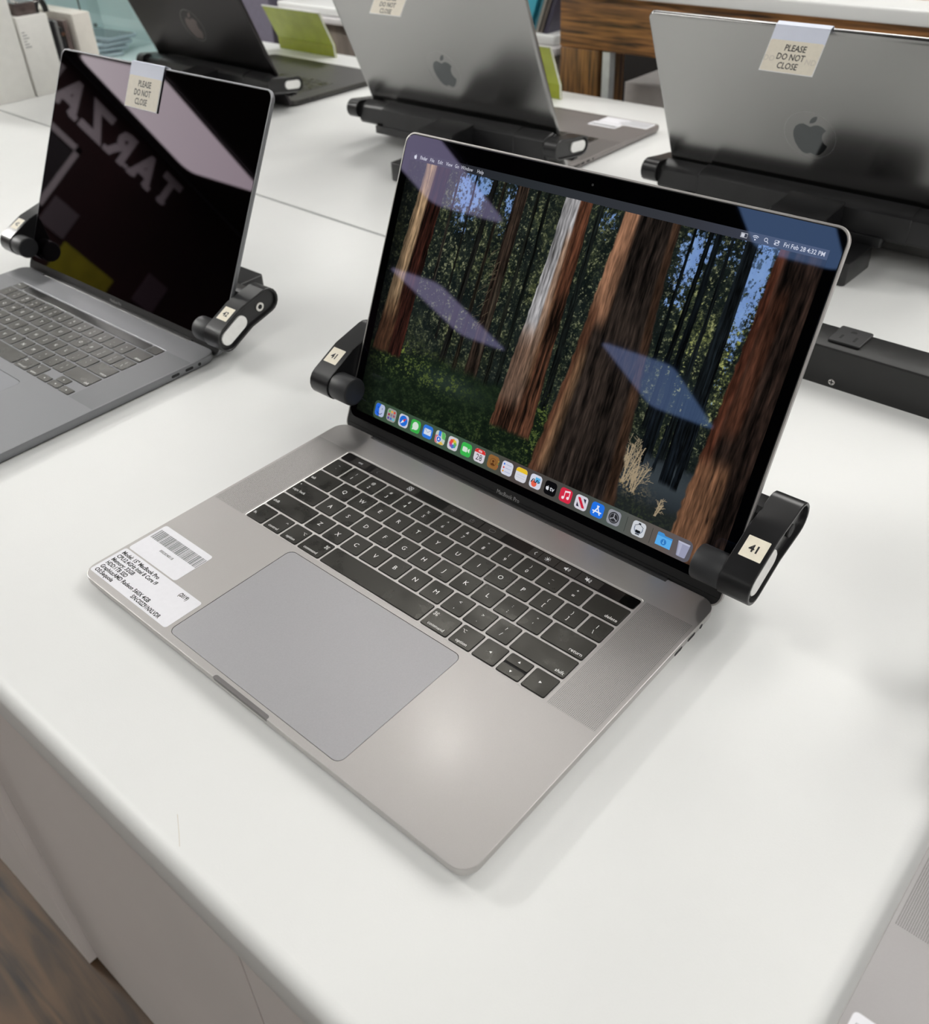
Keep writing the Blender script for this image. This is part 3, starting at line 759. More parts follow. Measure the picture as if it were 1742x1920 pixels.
def laptop(label, group, pos, yaw, W, D, th, HL, alu, padm, lidm, kind='full', keys=True, legends=True, scr='off', logo=None, well=None, stickers=False, hb=10.5, marks=True):
    root = empty('laptop', (pos[0], pos[1], 0), radians(yaw))
    tag(root, label, 'laptop', group)
    h = W / 2
    kt = -48.36 if kind == 'full' else (-49.2 if kind == 'T' else -52.0)      # number row centre
    wy1, wy0 = kt + 22.2, kt - 4 * VR - 9.3
    tp = (-78.8, -235.2, 78.8, -135.8) if kind == 'full' else (-80, -D + 8, 80, -D + 8 + 93)
    # -- base
    mb = MB()

    def outline(i, z, n=6):
        r = 11.0; R = ring(-h + i, -D + i, h - i, -i, r - min(i, 6) * .6, z, n)
        k = 2 * (n + 1)       # cut the hinge slot into the rear edge
        return R[:k] + [(138.2, -i, z), (138.0, -3.1, z), (-138.0, -3.1, z), (-138.2, -i, z)] + R[k:]
    prof = [(12, .9), (6, 1.1), (3, 1.7), (1.2, 3.0), (.25, 5.2), (0, 7.5), (0, hb - .35), (.12, hb - .1), (.35, hb)]
    mb.loft([outline(i, z) for i, z in prof], alu, cap0=True, cap1=False)
    outer = outline(.35, hb)
    well_r = ring(-137.2, wy0, 137.2, wy1, 2.4, hb, 4); pad_r = ring(tp[0] - .3, tp[1] - .3, tp[2] + .3, tp[3] + .3, 5.2, hb, 5)
    loops = [[V(p) for p in outer], [V(p) for p in well_r], [V(p) for p in pad_r]]
    flat = [tuple(p) for lp in loops for p in lp]
    mb.add(flat, [list(t) for t in tessellate_polygon(loops)], alu)
    mb.loft([ring(-137.2, wy0, 137.2, wy1, 2.4, hb, 4), ring(-136.9, wy0 + .3, 136.9, wy1 - .3, 2.2, hb - .25, 4)], M_rimglint if kind == 'full' else alu, False, False)
    mb.loft([ring(-136.9, wy0 + .3, 136.9, wy1 - .3, 2.2, hb - .25, 4), ring(-136.9, wy0 + .3, 136.9, wy1 - .3, 2.2, hb - .3, 4)], M_web if kind == 'full' else alu, False, True)
    mb.loft([pad_r, ring(tp[0] - .3, tp[1] - .3, tp[2] + .3, tp[3] + .3, 5.2, hb - 1.2, 5)], M_hole, False, True)
    mb.build('base', root, recalc=False)
    mb = MB()
    for sx in (-1, 1):
        for yy in (-D + 22, -24): mb.cyl((sx * (h - 26), yy, 0), 'z', 7, 0.0, 1.4, M_gasket)
    mb.build('foot_pads', root)
    mb = MB(); mb.slab(*tp[:2], *tp[2:], hb - .9, hb - .04, padm, r=5.0, bev=.12, n=5); mb.build('trackpad', root)
    # finger notch in the front lip
    mb = MB()
    top = [(-25.2, -D - .03), (25.2, -D - .03)] + [(25.2, -D + .9)] + arc_pts(23.4, -D + .7, 1.9, 20, 90, 5) + arc_pts(-23.4, -D + .7, 1.9, 90, 160, 5) + [(-25.2, -D + .9)]
    mb.poly([(a, b, hb + .04) for a, b in top], M_aludark); mb.poly([(-25.2, -D - .04, hb + .04), (25.2, -D - .04, hb + .04), (24.6, -D - .04, hb - 2.4), (-24.6, -D - .04, hb - 2.4)], M_aludark)
    mb.build('finger_notch', root, recalc=False, smooth=False)
    if keys:
        gm = MATS.get('grille_' + alu.name) or hole_mat('grille_' + alu.name, alu, p=1.0, r=.25); MATS['grille_' + alu.name] = gm
        for sx in (-1, 1):
            mb = MB(); a, b = sorted((sx * 139.3, sx * (h - 2.2 if h > 176 else 172.4)))
            mb.poly([(a, wy0 - 0, hb + .05), (b, wy0, hb + .05), (b, wy1 - .8, hb + .05), (a, wy1 - .8, hb + .05)], gm)
            mb.build('speaker_grille', root, recalc=False, smooth=False)
        keyboard(root, kind, hb, kt, legends)
        ty0, ty1 = kt + 10.3, kt + 20.4
        if kind == 'full':
            mb = MB(); mb.slab(-136.2, ty0, 136.2, ty1, hb - .6, hb + .05, M_tbar, r=1.6, bev=.15, n=3)
            zt = hb + .08
            for x0, x1 in ((-125.6, -110), (-103.5, -56), (-27.5, -12.2), (-11.2, 6.2), (7.2, 26.5), (50.4, 58.6), (59.2, 72.8), (73.4, 90.2), (90.8, 108.5)):
                mb.poly([(x0, ty0 + 1.0, zt), (x1, ty0 + 1.0, zt), (x1, ty1 - 1.0, zt), (x0, ty1 - 1.0, zt)], M_tbar_item)
            yc = (ty0 + ty1) / 2; zi = zt + .04
            mb.text('esc', 3.4, -117.7, yc - .9, zi, M_tbar_icon)
            for a in (-1, 1):
                for b in (-1, 1): ribbon(mb, arc_pts(-63.7 + a * 1.15, yc + b * 1.15, .95, 0, 330, 12), .4, zi, M_tbar_icon, closed=True)
            ribbon(mb, [(-98, yc + 1.6), (-99.5, yc), (-98, yc - 1.6)], .4, zi, M_tbar_dim)
            ribbon(mb, arc_pts(-20.4, yc, 1.6, 0, 330, 12), .35, zi, M_tbar_dim, closed=True); mb.disc(-20.4, yc, .7, zi, M_tbar_dim)
            ribbon(mb, [(-3.6, yc - 1.6), (-.6, yc - 1.6), (-.6, yc + .8), (-3.6, yc + .8)], .35, zi, M_tbar_dim, closed=True); ribbon(mb, [(-2.1, yc - .6), (-2.1, yc + 2.2)], .35, zi, M_tbar_dim)
            ribbon(mb, arc_pts(15.5, yc, 1.5, 90, 270, 6) + arc_pts(17.3, yc, 1.5, -90, 90, 6), .35, zi, M_tbar_dim, closed=True)
            ribbon(mb, [(55.4, yc + 1.6), (54.2, yc), (55.4, yc - 1.6)], .45, zi, M_tbar_icon)
            mb.disc(65.1, yc, .95, zi, M_tbar_icon, n=12)
            for k in range(8):
                a = k * pi / 4; ribbon(mb, [(65.1 + 1.4 * cos(a), yc + 1.4 * sin(a)), (65.1 + 2.2 * cos(a), yc + 2.2 * sin(a))], .4, zi, M_tbar_icon)
            for sx_, nn in ((80.9, 2), (98.0, 2)):
                mb.poly([(sx_ - 2, yc - .7, zi), (sx_ - 1, yc - .7, zi), (sx_ + .5, yc - 1.9, zi), (sx_ + .5, yc + 1.9, zi), (sx_ - 1, yc + .7, zi), (sx_ - 2, yc + .7, zi)], M_tbar_icon)
                for q in range(nn): ribbon(mb, arc_pts(sx_ + .4, yc, 1.2 + .9 * q, -45, 45, 6), .35, zi, M_tbar_icon)
            ribbon(mb, [(95.7, yc + 2), (100.5, yc - 2)], .4, zi + .02, M_tbar_icon)
            mb.build('touch_bar', root, recalc=False)
            mb = MB(); mb.slab(124.6, ty0 + .15, 136.0, ty1 - .15, hb - .4, hb + .12, M_tbar_tid, r=1.5, bev=.1, n=3); mb.build('fingerprint_key', root)
        elif kind == 'T':
            mb = MB(); key_mesh(mb, -136.0, ty0, -119.6, ty1, hb, 'esc' if legends else None, 'l'); mb.build('key', root)
            mb = MB(); mb.slab(-117.5, ty0, 117.2, ty1, hb - .6, hb + .05, M_tbar, r=1.4, bev=.15, n=3); mb.build('touch_bar', root)
            mb = MB(); key_mesh(mb, 119.6, ty0, 136.0, ty1, hb); mb.build('fingerprint_key', root)
        else:
            for i in range(14):
                x0 = -136 + i * 19.45
                mb = MB(); key_mesh(mb, x0, ty0 - 2, x0 + 16.8, ty1, hb); mb.build('key', root)
    # side ports
    for sx in (-1, 1):
        pts = [(-20.6, 'j'), (-32.2, 'c'), (-47.5, 'c')] if kind != 'M' else ([(-57, 'j'), (-45, 'c'), (-31, 'c'), (-17, 'm')] if sx < 0 else [(-45, 'c'), (-30, 'w')])
        for y, t in pts:
            mb = MB(); zc = 6.6; xx = sx * (h + .05)
            wd = {'j': 1.75, 'c': 4.4, 'm': 8.0, 'w': 9.0}[t]; rr_ = {'j': 1.7, 'c': 1.35, 'm': 1.2, 'w': 2.0}[t]
            pl = [(y + a, zc + b) for a, b in [(p[0] , p[1]) for p in ring(-wd, -rr_, wd, rr_, rr_ * .98, 0, 5)]]
            mb.loft([[(xx - sx * .6, a, b) for a, b in pl], [(xx, a, b) for a, b in pl]], M_hole)
            mb.build('port', root)
    # hinge barrel in the slot
    mb = MB(); mb.cyl((0, 0.2, hb - 3.4), 'x', 3.2, -137.6, 137.6, M_chin, n=20); mb.build('hinge', root)
    # -- lid
    lid = MB(); s0 = -7.5; rc = 9.0

    def lr(i, z): return ring(-h + i, s0 + i, h - i, HL - i, rc - min(i, 7) * .7, z, 8)
    lid.loft([lr(5, -5.0), lr(2.5, -4.9), lr(.9, -4.4), lr(.2, -3.3), lr(0, -2.0), lr(0, -.45), lr(.12, -.15), lr(.45, 0), ], lidm, True, False)
    lid.loft([lr(.45, 0), lr(1.25, 0)], lidm, False, False)
    lid.loft([lr(1.25, 0), lr(1.25, -.25)], M_gasket, False, True)
    lo = lid.build('lid', root, loc=(0, 4, hb), rot=(radians(th), 0, 0), recalc=False)
    gm = M_glassblack if scr == 'forest' else M_glassoff
    mb = MB(); mb.slab(-h + 1.9, 6.0, h - 1.9, HL - 1.9, -.3, .06, gm, r=7.0, bev=.04, n=7); mb.build('display_glass', lo)
    mb = MB(); mb.slab(-h + 1.7, s0 + 1.7, h - 1.7, 5.8, -.3, .05, M_chin, r=6.0, bev=.1, n=6)
    if marks: mb.text('MacBook Pro', 4.5, 0, -.5, .09, M_chinmark, sx=.86)
    mb.build('chin', lo, recalc=False)
    mb = MB(); mb.disc(0, 224.8 if scr == 'forest' else HL - 6, .9, .10, M_hole, n=16); mb.build('webcam', lo, recalc=False)
    if logo:
        T = Matrix.Translation((0, HL / 2 + 3.5, -5.03)) @ Matrix.Rotation(pi, 4, 'Y')
        mb = MB(); fruit(mb, 0, 0, 46, 0.02, logo, T)
        o = mb.build('lid_logo', lo, recalc=False, smooth=False)
        mb = MB(); ribbon(mb, [(29 * cos(a * pi / 24), 29 * sin(a * pi / 24)) for a in range(48)], .45, .01, M_logoring, True, T); mb.build('logo_ring', lo, recalc=False, smooth=False)
    if scr == 'forest':
        pic = forest_mesh(lo)
        desktop(lo)
    return root


def spec_stickers(root):
    """two printed labels stuck on the palm rest of the main laptop"""
    z = 10.62; Y = lambda y: y - 241
    mb = MB()
    mb.add(ring(-171.4, Y(35.2), -115.2, Y(66.4), 2.2, z, 5), [list(range(24))], M_label)
    mb.add([(p[0], p[1], z - .1) for p in ring(-171.4, Y(35.2), -115.2, Y(66.4), 2.2, z, 5)], [list(range(24))], M_label)
    rs = random.Random(3); x = -169.4
    while x < -115.8:
        w = rs.choice((.3, .3, .6, .9)); mb.poly([(x, Y(51.6)), (x + w, Y(51.6)), (x + w, Y(61.4)), (x, Y(61.4))], M_inkgrey, z=z + .04); x += w + rs.choice((.3, .3, .55, .6))
    mb.text('0000200340011B', 3.0, -143, Y(46.3), z + .04, M_ink, sx=.72, bold=.01)
    tag(mb.build('barcode_sticker', root, recalc=False, smooth=False), 'white sticker with a grey barcode')
    mb = MB()
    mb.add(ring(-172.2, Y(5.5), -82.3, Y(34.0), 2.2, z, 5), [list(range(24))], M_label)
    z += .04
    for i, t in enumerate(['Model: 15" MacBook Pro', 'CPU:2.4GHz Intel 8 Core i9', 'Memory: 32GB', 'HDD:1TB SSD', 'Graphics:AMD Radeon 560X 4GB', 'OS:Sequoia']):
        wd = [43.5, 47.3, 26.5, 24.5, 58.0, 21][i]
        vs, fs = text_geo(t, 'LEFT', .03); mx = max(v[0] for v in vs)
        mb.text(t, 4.4, -169.4, Y(28.6 - 4.25 * i), z, M_ink, 'LEFT', sx=wd / (mx * 4.4), bold=.03)
    mb.text('(2019)', 4.4, -97.4, Y(28.6), z, M_ink, sx=.78, bold=.03)
    mb.text('S/N:C02Z91NXLVDR', 4.4, -109.6, Y(7.4), z, M_ink, sx=.80, bold=.03)
    tag(mb.build('specification_sticker', root, recalc=False, smooth=False), 'white sticker printed with the specification in black')


def plain_stickers(root, rects, hb=10.5):
    for (x0, y0, x1, y1, seed) in rects:
        mb = MB(); z = hb + .1
        mb.add(ring(x0, y0, x1, y1, 2.2, z, 4), [list(range(20))], M_label)
        rs = random.Random(seed)
        if seed % 2:
            for k in range(5):
                mb.poly([(x0 + 3, y1 - 4 - 5 * k), (x0 + rs.uniform(.4, .8) * (x1 - x0), y1 - 4 - 5 * k), (x0 + rs.uniform(.4, .8) * (x1 - x0), y1 - 6 - 5 * k), (x0 + 3, y1 - 6 - 5 * k)], M_inkgrey, z=z + .04)
        else:
            x = x0 + 2.5
            while x < x1 - 3:
                w = rs.choice((.35, .6, .9)); mb.poly([(x, y1 - 14), (x + w, y1 - 14), (x + w, y1 - 4.5), (x, y1 - 4.5)], M_inkgrey, z=z + .04); x += w + rs.choice((.35, .6))
        mb.build('sticker', root, recalc=False, smooth=False)


# ---------------------------------------------------------------- security clamps
def capsule(path, r, n=9):
    """closed outline round a 3-point centre line (y,z)"""
    L, R = stroke(path, 2 * r)
    a0 = atan2(path[1][1] - path[0][1], path[1][0] - path[0][0]); a1 = atan2(path[-1][1] - path[-2][1], path[-1][0] - path[-2][0])
    out = []
    p = path[0]
    for i in range(n + 1):
        a = a0 + pi / 2 + pi * i / n; out.append((p[0] + r * cos(a), p[1] + r * sin(a)))
    out += R[1:-1]
    p = path[-1]
    for i in range(n + 1):
        a = a1 - pi / 2 + pi * i / n; out.append((p[0] + r * cos(a), p[1] + r * sin(a)))
    out += L[1:-1][::-1]
    return out


def clamp(label, group, pos, yaw, th, half=174.7, dz=(0, 0), foot=(-40, 60), number=None, bolt=M_hole, base_block=True, blockx=(-52, 12), xo=22.0, ar=12.5, fy=(58, 126)):
    root = empty('security_clamp', (pos[0], pos[1], 0), radians(yaw)); tag(root, label, 'clamp', group)
    for k, sx in enumerate((-1, 1)):
        d = dz[k]
        path = [(1.5, 36 + d), (26, 48.5 + d), (52, 55.5 + d)] if ar < 13 else [(3, 43 + d), (28, 45.5 + d), (54, 49 + d)]
        xi = half + 1.0; x1 = half + xo
        mb = MB()
        X = lambda x, pl: [(sx * x, a, b) for a, b in pl]
        o = [X(xi, capsule(path, ar - .5)), X(xi + .5, capsule(path, ar)), X(x1 - .6, capsule(path, ar)), X(x1, capsule(path, ar - .5)), X(x1, capsule(path, ar - 1.9)), X(x1 - .4, capsule(path, ar - 2.3)), X(x1 - 3.0, capsule(path, ar - 2.5))]
        mb.loft(o, M_plastic)
        arm = mb.build('arm', root)
        mb = MB(); mb.cyl((0, 1.5, 36 + d), 'x', 11.6, *sorted((sx * (half - 19), sx * (xi + .2))), M_rubber, n=32, bev=1.6); mb.build('pad', arm)
        mb = MB(); mb.slab(min(sx * (xi - 12), sx * (xi + 12)), 0, max(sx * (xi - 12), sx * (xi + 12)), 14, 23.2 + d, 26.5 + d, M_plastic, r=2, bev=.6); mb.build('lower_jaw', arm)
        mb = MB(); ip = [(1.8, 36.3 + d), (10.5, 40.8 + d), (19, 45.2 + d)] if ar < 13 else [(2, 43 + d), (12, 44 + d), (22, 45 + d)]
        mb.loft([X(x1 - 3.1, capsule(ip, 6.8)), X(x1 - 1.3, capsule(ip, 6.8)), X(x1 - .9, capsule(ip, 6.3))], M_reflector); tag(mb.build('oval_inset', arm), 'white oval inset')
        mb = MB()
        if ar < 13: mb.cyl((0, 43, 52.5 + d), 'x', 4.6, *sorted((sx * (x1 - 3.1), sx * (x1 - 1.2))), bolt, n=20, bev=.5)
        if ar < 13: mb.cyl((0, 43, 52.5 + d), 'x', 2.3, *sorted((sx * (x1 - 3.0), sx * (x1 - 1.1))), M_hole, n=12)
        if ar < 13: mb.build('bolt', arm)
        if number:
            # number sticker lying on the sloping upper face of the arm
            ya, za, yb, zb = 4.5, 36 + 12.9 + d + 1.4, 18, 36 + 12.9 + d + 8.5
            a = atan2(12.5, 24.5); nx_, nz_ = -sin(a), cos(a)
            c = ((1.5 + 26) / 2 + nx_ * 12.56, (36 + 48.5) / 2 + d + nz_ * 12.56)
            T = Matrix.Translation((sx * (half + 12.2), c[0] + 3.2 * cos(a), c[1] + 3.2 * sin(a))) @ Matrix.Rotation(a, 4, 'X')
            mb = MB(); mb.add([(p[0], p[1], .08) for p in ring(-7.2, -7.4, 7.2, 7.4, .4, 0, 2)], [list(range(12))], M_sticker, T)
            mb.text(number, 7.0, 0, -2.6, .16, M_ink, T=T, bold=.03); mb.build('number_sticker', arm, recalc=False, smooth=False)
    # telescoping rail behind the lid
    mb = MB()

    def bar(x0, x1, g, y0=34.0, m=M_plastic):
        pr = [(y0 + 12, 30 - g), (y0, 40 - g), (y0, 60 + g), (y0 + 3, 63.5 + g), (56 + g, 60 + g), (60.5 + g, 56 + g), (61 + g, 34 - g), (58 + g, 30 - g)]
        rg = []
        for x, s_ in ((x0, .93), (x0 + 1, 1), (x1 - 1, 1), (x1, .93)):
            cy, cz = 47, 52
            rg.append([(x, cy + (a - cy) * s_, cz + (b - cz) * s_) for a, b in pr])
        mb.loft(rg, m)
    zs = (dz[0] + dz[1]) / 2
    bar(-half - 2, half + 2, -1.6)
    mb.build('inner_rail', root, loc=(0, 0, zs))
    mb = MB(); bar(-125, 128, 1.0, y0=36.0); bar(-half + 2, -118, .2, y0=35.0); mb.slab(-100, 48, 145, 63, 21, 32, M_plastic, r=3, bev=.6); mb.build('outer_rail', root, loc=(0, 0, zs))
    if base_block:
        mb = MB(); a, b = blockx
        rg = []
        for x, i in ((a, 1.2), (a + 1.2, 0), (b - 1.2, 0), (b, 1.2)):
            rg.append([(x, 38, 36 + i), (x, 38, 62.5 - i), (x, 60, 60.5 - i), (x, 104 - i, 56 - i), (x, 112 - i, 50 - i), (x, 108 - i, 34 + i), (x, 60, 30 + i)])
        mb.loft(rg, M_plastic); mb.build('mount_block', root, loc=(0, 0, zs))
        mb = MB(); f0, f1 = foot; cx = (f0 + f1) / 2
        mb.slab(max(a, f0) + 6, 66, min(b, f1) - 6, 100, 12, 40, M_plastic, r=8, bev=1); mb.build('swivel_neck', root)
        mb = MB(); mb.slab(f0, fy[0], f1, fy[1], 0, 25, M_plastic, r=5, bev=1.2); mb.build('table_foot', root)
    return root


def sign_tag(label, pos, yaw, th, HL, x0, x1, front, hb=10.5, flare=0.0, skew=0.0, ghost=False, drop=43.5):
    """folded sign strip hooked over the top edge of a lid (local y up the lid, z towards the viewer of that side)"""
    o = empty('sign_tag', (pos[0], pos[1], 0), radians(yaw)); tag(o, label, 'sign', 'please do not close tags')
    t = radians(th)
    if front:   # lies on the glass side
        T = Matrix.Translation((0, 4, hb)) @ Matrix.Rotation(t, 4, 'X')
        zf, zb = .9, -6.0
        prof = [(HL - 20, zb), (HL + .6, zb), (HL + 1.2, zb + .6), (HL + 1.2, zf - .6), (HL + .6, zf), (HL - 12.6, zf), (HL - drop, zf)]
        sgn = 1
    else:
        T = Matrix.Translation((0, 4, hb)) @ Matrix.Rotation(t, 4, 'X')
        zf, zb = -6.0, .8
        prof = [(HL - 14, zb), (HL + .6, zb), (HL + 1.2, zb - .6), (HL + 1.2, zf + .6), (HL + .6, zf), (HL - 13 * cos(flare), zf - 13 * sin(flare)), (HL + .6 - drop * cos(flare), zf - drop * sin(flare))]
        sgn = -1
    mb = MB(); th_ = .5

    def seg(i, j, m, off=0.0):
        a, b = prof[i], prof[j]
        dy, dz = b[0] - a[0], b[1] - a[1]; L = hypot(dy, dz); ny, nz = dz / L * th_, -dy / L * th_
        q = [(x0, a[0], a[1]), (x1, a[0], a[1]), (x1, b[0], b[1]), (x0, b[0], b[1])]
        w = [(x, y + ny * sgn, z + nz * sgn) for x, y, z in q]
        mb.add(q + w, [(0, 1, 2, 3), (7, 6, 5, 4), (0, 4, 5, 1), (1, 5, 6, 2), (2, 6, 7, 3), (3, 7, 4, 0)], m, T)
    for i in range(len(prof) - 1):
        seg(i, i + 1, M_tagclear if i < 5 else M_tagedge)
    fold = mb.build('folded_strip', o, recalc=True, smooth=False)
    # printed paper on the hanging face
    a, b = prof[5], prof[6]; L = hypot(b[0] - a[0], b[1] - a[1])
    ex = V((1 if front else -1, 0, 0)); ey = V((0, (a[0] - b[0]) / L, (a[1] - b[1]) / L)); ez = ex.cross(ey)
    org = V(((x0 + x1) / 2, b[0], b[1])) + ez * (.62)
    F = Matrix(((ex[0], ey[0], ez[0], org[0]), (ex[1], ey[1], ez[1], org[1]), (ex[2], ey[2], ez[2], org[2]), (0, 0, 0, 1)))
    w = abs(x1 - x0); mb = MB(); TF = T @ F
    mb.add(ring(-w / 2 + .6, .7, w / 2 - .6, L + .3, 2.0, 0, 4), [list(range(20))], M_tagbeige, TF)
    for i, t_ in enumerate(('PLEASE', 'DO NOT', 'CLOSE')):
        mb.text(t_, 8.6, 1.0 - 1.6 * (i > 0), L - 9.5 - 8.6 * i, .12, M_ink, sx=.83, T=TF, bold=.012)
    if ghost:
        mb.text('DO', 7.6, -w / 2 + 6, L - 20.5, .08, M_inkfaint, T=TF, bold=.02); mb.text('ND', 7.6, w / 2 - 7, L - 20.5, .08, M_inkfaint, T=TF, bold=.02)
    tag(mb.build('printed_paper', o, recalc=False, smooth=False), 'beige paper reading PLEASE DO NOT CLOSE')
    return o
# ---------------------------------------------------------------- room shell
def struct(name, mb, **kw):
    o = mb.build(name, None, smooth=kw.get('smooth', False)); o['kind'] = 'structure'; return o


def wood_mat(name, c_dark, c_light, scale=(1, 12, 12), wave=3.0, rough=.5, planks=None, knots=True):
    m = bpy.data.materials.new(name); m.use_nodes = True
    nt = m.node_tree; b = nt.nodes['Principled BSDF']
    tc = nt.nodes.new('ShaderNodeTexCoord'); mp = nt.nodes.new('ShaderNodeMapping'); mp.inputs['Scale'].default_value = scale
    nt.links.new(tc.outputs['Object'], mp.inputs[0])
    n1 = nt.nodes.new('ShaderNodeTexNoise'); n1.inputs['Scale'].default_value = wave; n1.inputs['Detail'].default_value = 6; n1.inputs['Distortion'].default_value = .8
    nt.links.new(mp.outputs[0], n1.inputs['Vector'])
    n2 = nt.nodes.new('ShaderNodeTexNoise'); n2.inputs['Scale'].default_value = 7; n2.inputs['Detail'].default_value = 3
    nt.links.new(tc.outputs['Object'], n2.inputs['Vector'])
    mx = nt.nodes.new('ShaderNodeMath'); mx.operation = 'MULTIPLY_ADD'; mx.inputs[1].default_value = .45
    nt.links.new(n2.outputs[0], mx.inputs[0]); nt.links.new(n1.outputs[0], mx.inputs[2])
    rp = nt.nodes.new('ShaderNodeValToRGB'); e = rp.color_ramp.elements
    e[0].position = .55; e[0].color = c_dark; e[1].position = .88; e[1].color = c_light
    nt.links.new(mx.outputs[0], rp.inputs[0])
    out = rp.outputs[0]
    if planks:
        bt = nt.nodes.new('ShaderNodeTexBrick'); bt.inputs['Scale'].default_value = 1.0
        bt.inputs['Brick Width'].default_value = planks[0]; bt.inputs['Row Height'].default_value = planks[1]; bt.inputs['Mortar Size'].default_value = .0012
        bt.inputs['Color1'].default_value = (.75, .75, .75, 1); bt.inputs['Color2'].default_value = (1.05, 1.05, 1.05, 1); bt.inputs['Mortar'].default_value = (.06, .05, .05, 1)
        mp2 = nt.nodes.new('ShaderNodeMapping'); mp2.inputs['Location'].default_value = planks[2]
        nt.links.new(tc.outputs['Object'], mp2.inputs[0]); nt.links.new(mp2.outputs[0], bt.inputs['Vector'])
        ml = nt.nodes.new('ShaderNodeMix'); ml.data_type = 'RGBA'; ml.blend_type = 'MULTIPLY'; ml.inputs[0].default_value = 1
        nt.links.new(out, ml.inputs[6]); nt.links.new(bt.outputs[0], ml.inputs[7]); out = ml.outputs[2]
    nt.links.new(out, b.inputs['Base Color']); b.inputs['Roughness'].default_value = rough
    bp = nt.nodes.new('ShaderNodeBump'); bp.inputs['Strength'].default_value = .25; bp.inputs['Distance'].default_value = .001
    nt.links.new(n1.outputs[0], bp.inputs['Height']); nt.links.new(bp.outputs[0], b.inputs['Normal'])
    return m


M_floor = wood_mat('brown_wood_floor', rgb(24, 17, 11), rgb(92, 69, 46), scale=(1.8, 15, 1), wave=2.4, rough=.6, planks=(1.2, .19, (0, .03, 0)))
M_ceil = mat('dark_open_ceiling', (.012, .012, .013, 1), rough=.9, var=.2, nscale=4)
M_wallL = mat('dark_maroon_wall', (.030, .008, .008, 1), rough=.8, var=.3, nscale=1.5)
M_wallW = mat('pale_shop_wall', (.45, .44, .43, 1), rough=.85, var=.03, nscale=2)
M_wallD = mat('dark_brown_wall', (.020, .014, .012, 1), rough=.8, var=.2, nscale=2)
FZ = FLOOR * 1000; CZ = CEIL * 1000
mb = MB(); mb.box(-6600, -9000, FZ - 50, 4200, 5200, FZ, M_floor); struct('floor', mb)
mb = MB(); mb.box(-6600, -9000, CZ + 5, 4200, 5200, CZ + 60, M_ceil); struct('ceiling', mb)
mb = MB(); mb.box(-6650, -9000, FZ, -6600, 5200, CZ, M_wallL); struct('wall_left', mb)
mb = MB(); mb.box(4200, -9000, FZ, 4250, 5200, CZ, M_wallW); struct('wall_right', mb)
mb = MB(); mb.box(-6650, -9050, FZ, 4250, -9000, CZ, M_wallD); struct('wall_back', mb)
mb = MB(); mb.box(-6650, 5200, FZ, 4250, 5250, CZ, M_wallW); struct('wall_front', mb)

# ceiling lights (those the displays mirror, plus unseen panels added as fill)
M_lamp = mat('lit_diffuser', (.8, .8, .8, 1), rough=.6, var=.01, emis=(1.0, .985, .95, 1), estr=LAMP_E)
M_fill = mat('bright_fill_diffuser', (.8, .8, .8, 1), rough=.6, var=.01, emis=(1.0, .985, .95, 1), estr=LAMP_E * 2.9)  # panels added out of view to brighten the tables
M_deckfill = mat('soft_fill_diffuser', (.8, .8, .8, 1), rough=.6, var=.01, emis=(1.0, .985, .95, 1), estr=LAMP_E * 0.8)  # unseen panel added to brighten the laptop deck
M_wallfill = mat('wall_fill_diffuser', (.8, .8, .8, 1), rough=.6, var=.01, emis=(1.0, .985, .95, 1), estr=LAMP_E * 48)  # unseen panel added to light the lettered wall
M_lampframe = mat('white_light_frame', (.6, .6, .6, 1), rough=.5)
LAMPS = [(-5815, -6640, 700, 1560), (-3266, -6700, 730, 1500), (-4010, -3360, 720, 1500), (-1400, -2800, 500, 1560), (-5870, -2970, 980, 1240),
         (-3600, 1330, 640, 1250), (1500, 1750, 900, 1250), (-1280, 1750, 900, 1100), (-700, 2950, 640, 1250), (1450, 3700, 640, 1250), (1200, -1500, 640, 1250),
         (1450, -3900, 640, 1250), (-3700, 3700, 640, 1250), (2300, -200, 640, 1250), (-4900, -700, 640, 900), (-1700, -500, 640, 640), (250, 2300, 640, 900)]
LAMP_LABELS = ['ceiling light mirrored as the left streak low on the forest screen', 'ceiling light mirrored as the bluish streak on the forest screen', 'ceiling light mirrored in the upper left corner of the forest screen',
               'ceiling light mirrored in the upper right corner of the forest screen', 'ceiling light mirrored as the wide pale band on the dark screen']
for i, (x, y, w, d) in enumerate(LAMPS):
    e = empty('ceiling_light', (x, y, CZ)); tag(e, LAMP_LABELS[i] if i < 5 else 'unseen ceiling panel added to brighten the tables and the lettered wall', 'ceiling light', 'ceiling lights')
    a, b = w / 2, d / 2
    mb = MB(); mb.loft([ring(-a, -b, a, b, 110, 0, 6), ring(-a, -b, a, b, 110, -12, 6)], M_lamp if i < 5 else (M_wallfill if i == 14 else M_deckfill if i == 7 else M_fill)); mb.build('diffuser', e, smooth=False)
    mb = MB(); mb.loft([ring(-a - 18, -b - 18, a + 18, b + 18, 120, -4, 6), ring(-a - 18, -b - 18, a + 18, b + 18, 120, -15, 6), ring(-a, -b, a, b, 110, -15, 6), ring(-a, -b, a, b, 110, -4, 6)], M_lampframe, False, False); mb.build('frame', e, smooth=False)
e = empty('spotlight', (-1085, 1190, CZ)); tag(e, 'small bright round spotlight in the ceiling beyond the tables', 'spotlight')
mb = MB(); mb.cyl((0, 0, 0), 'z', 58, -14, -10, mat('spot_diffuser', (.8, .8, .8, 1), rough=.6, var=.01, emis=(1, .97, .92, 1), estr=LAMP_E * 34)); mb.build('lens', e)
mb = MB(); mb.loft([[(r * cos(k * pi / 16), r * sin(k * pi / 16), z) for k in range(32)] for r, z in ((80, 0), (78, -22), (62, -22), (60, -14))], M_lampframe, False, False); mb.build('housing', e)

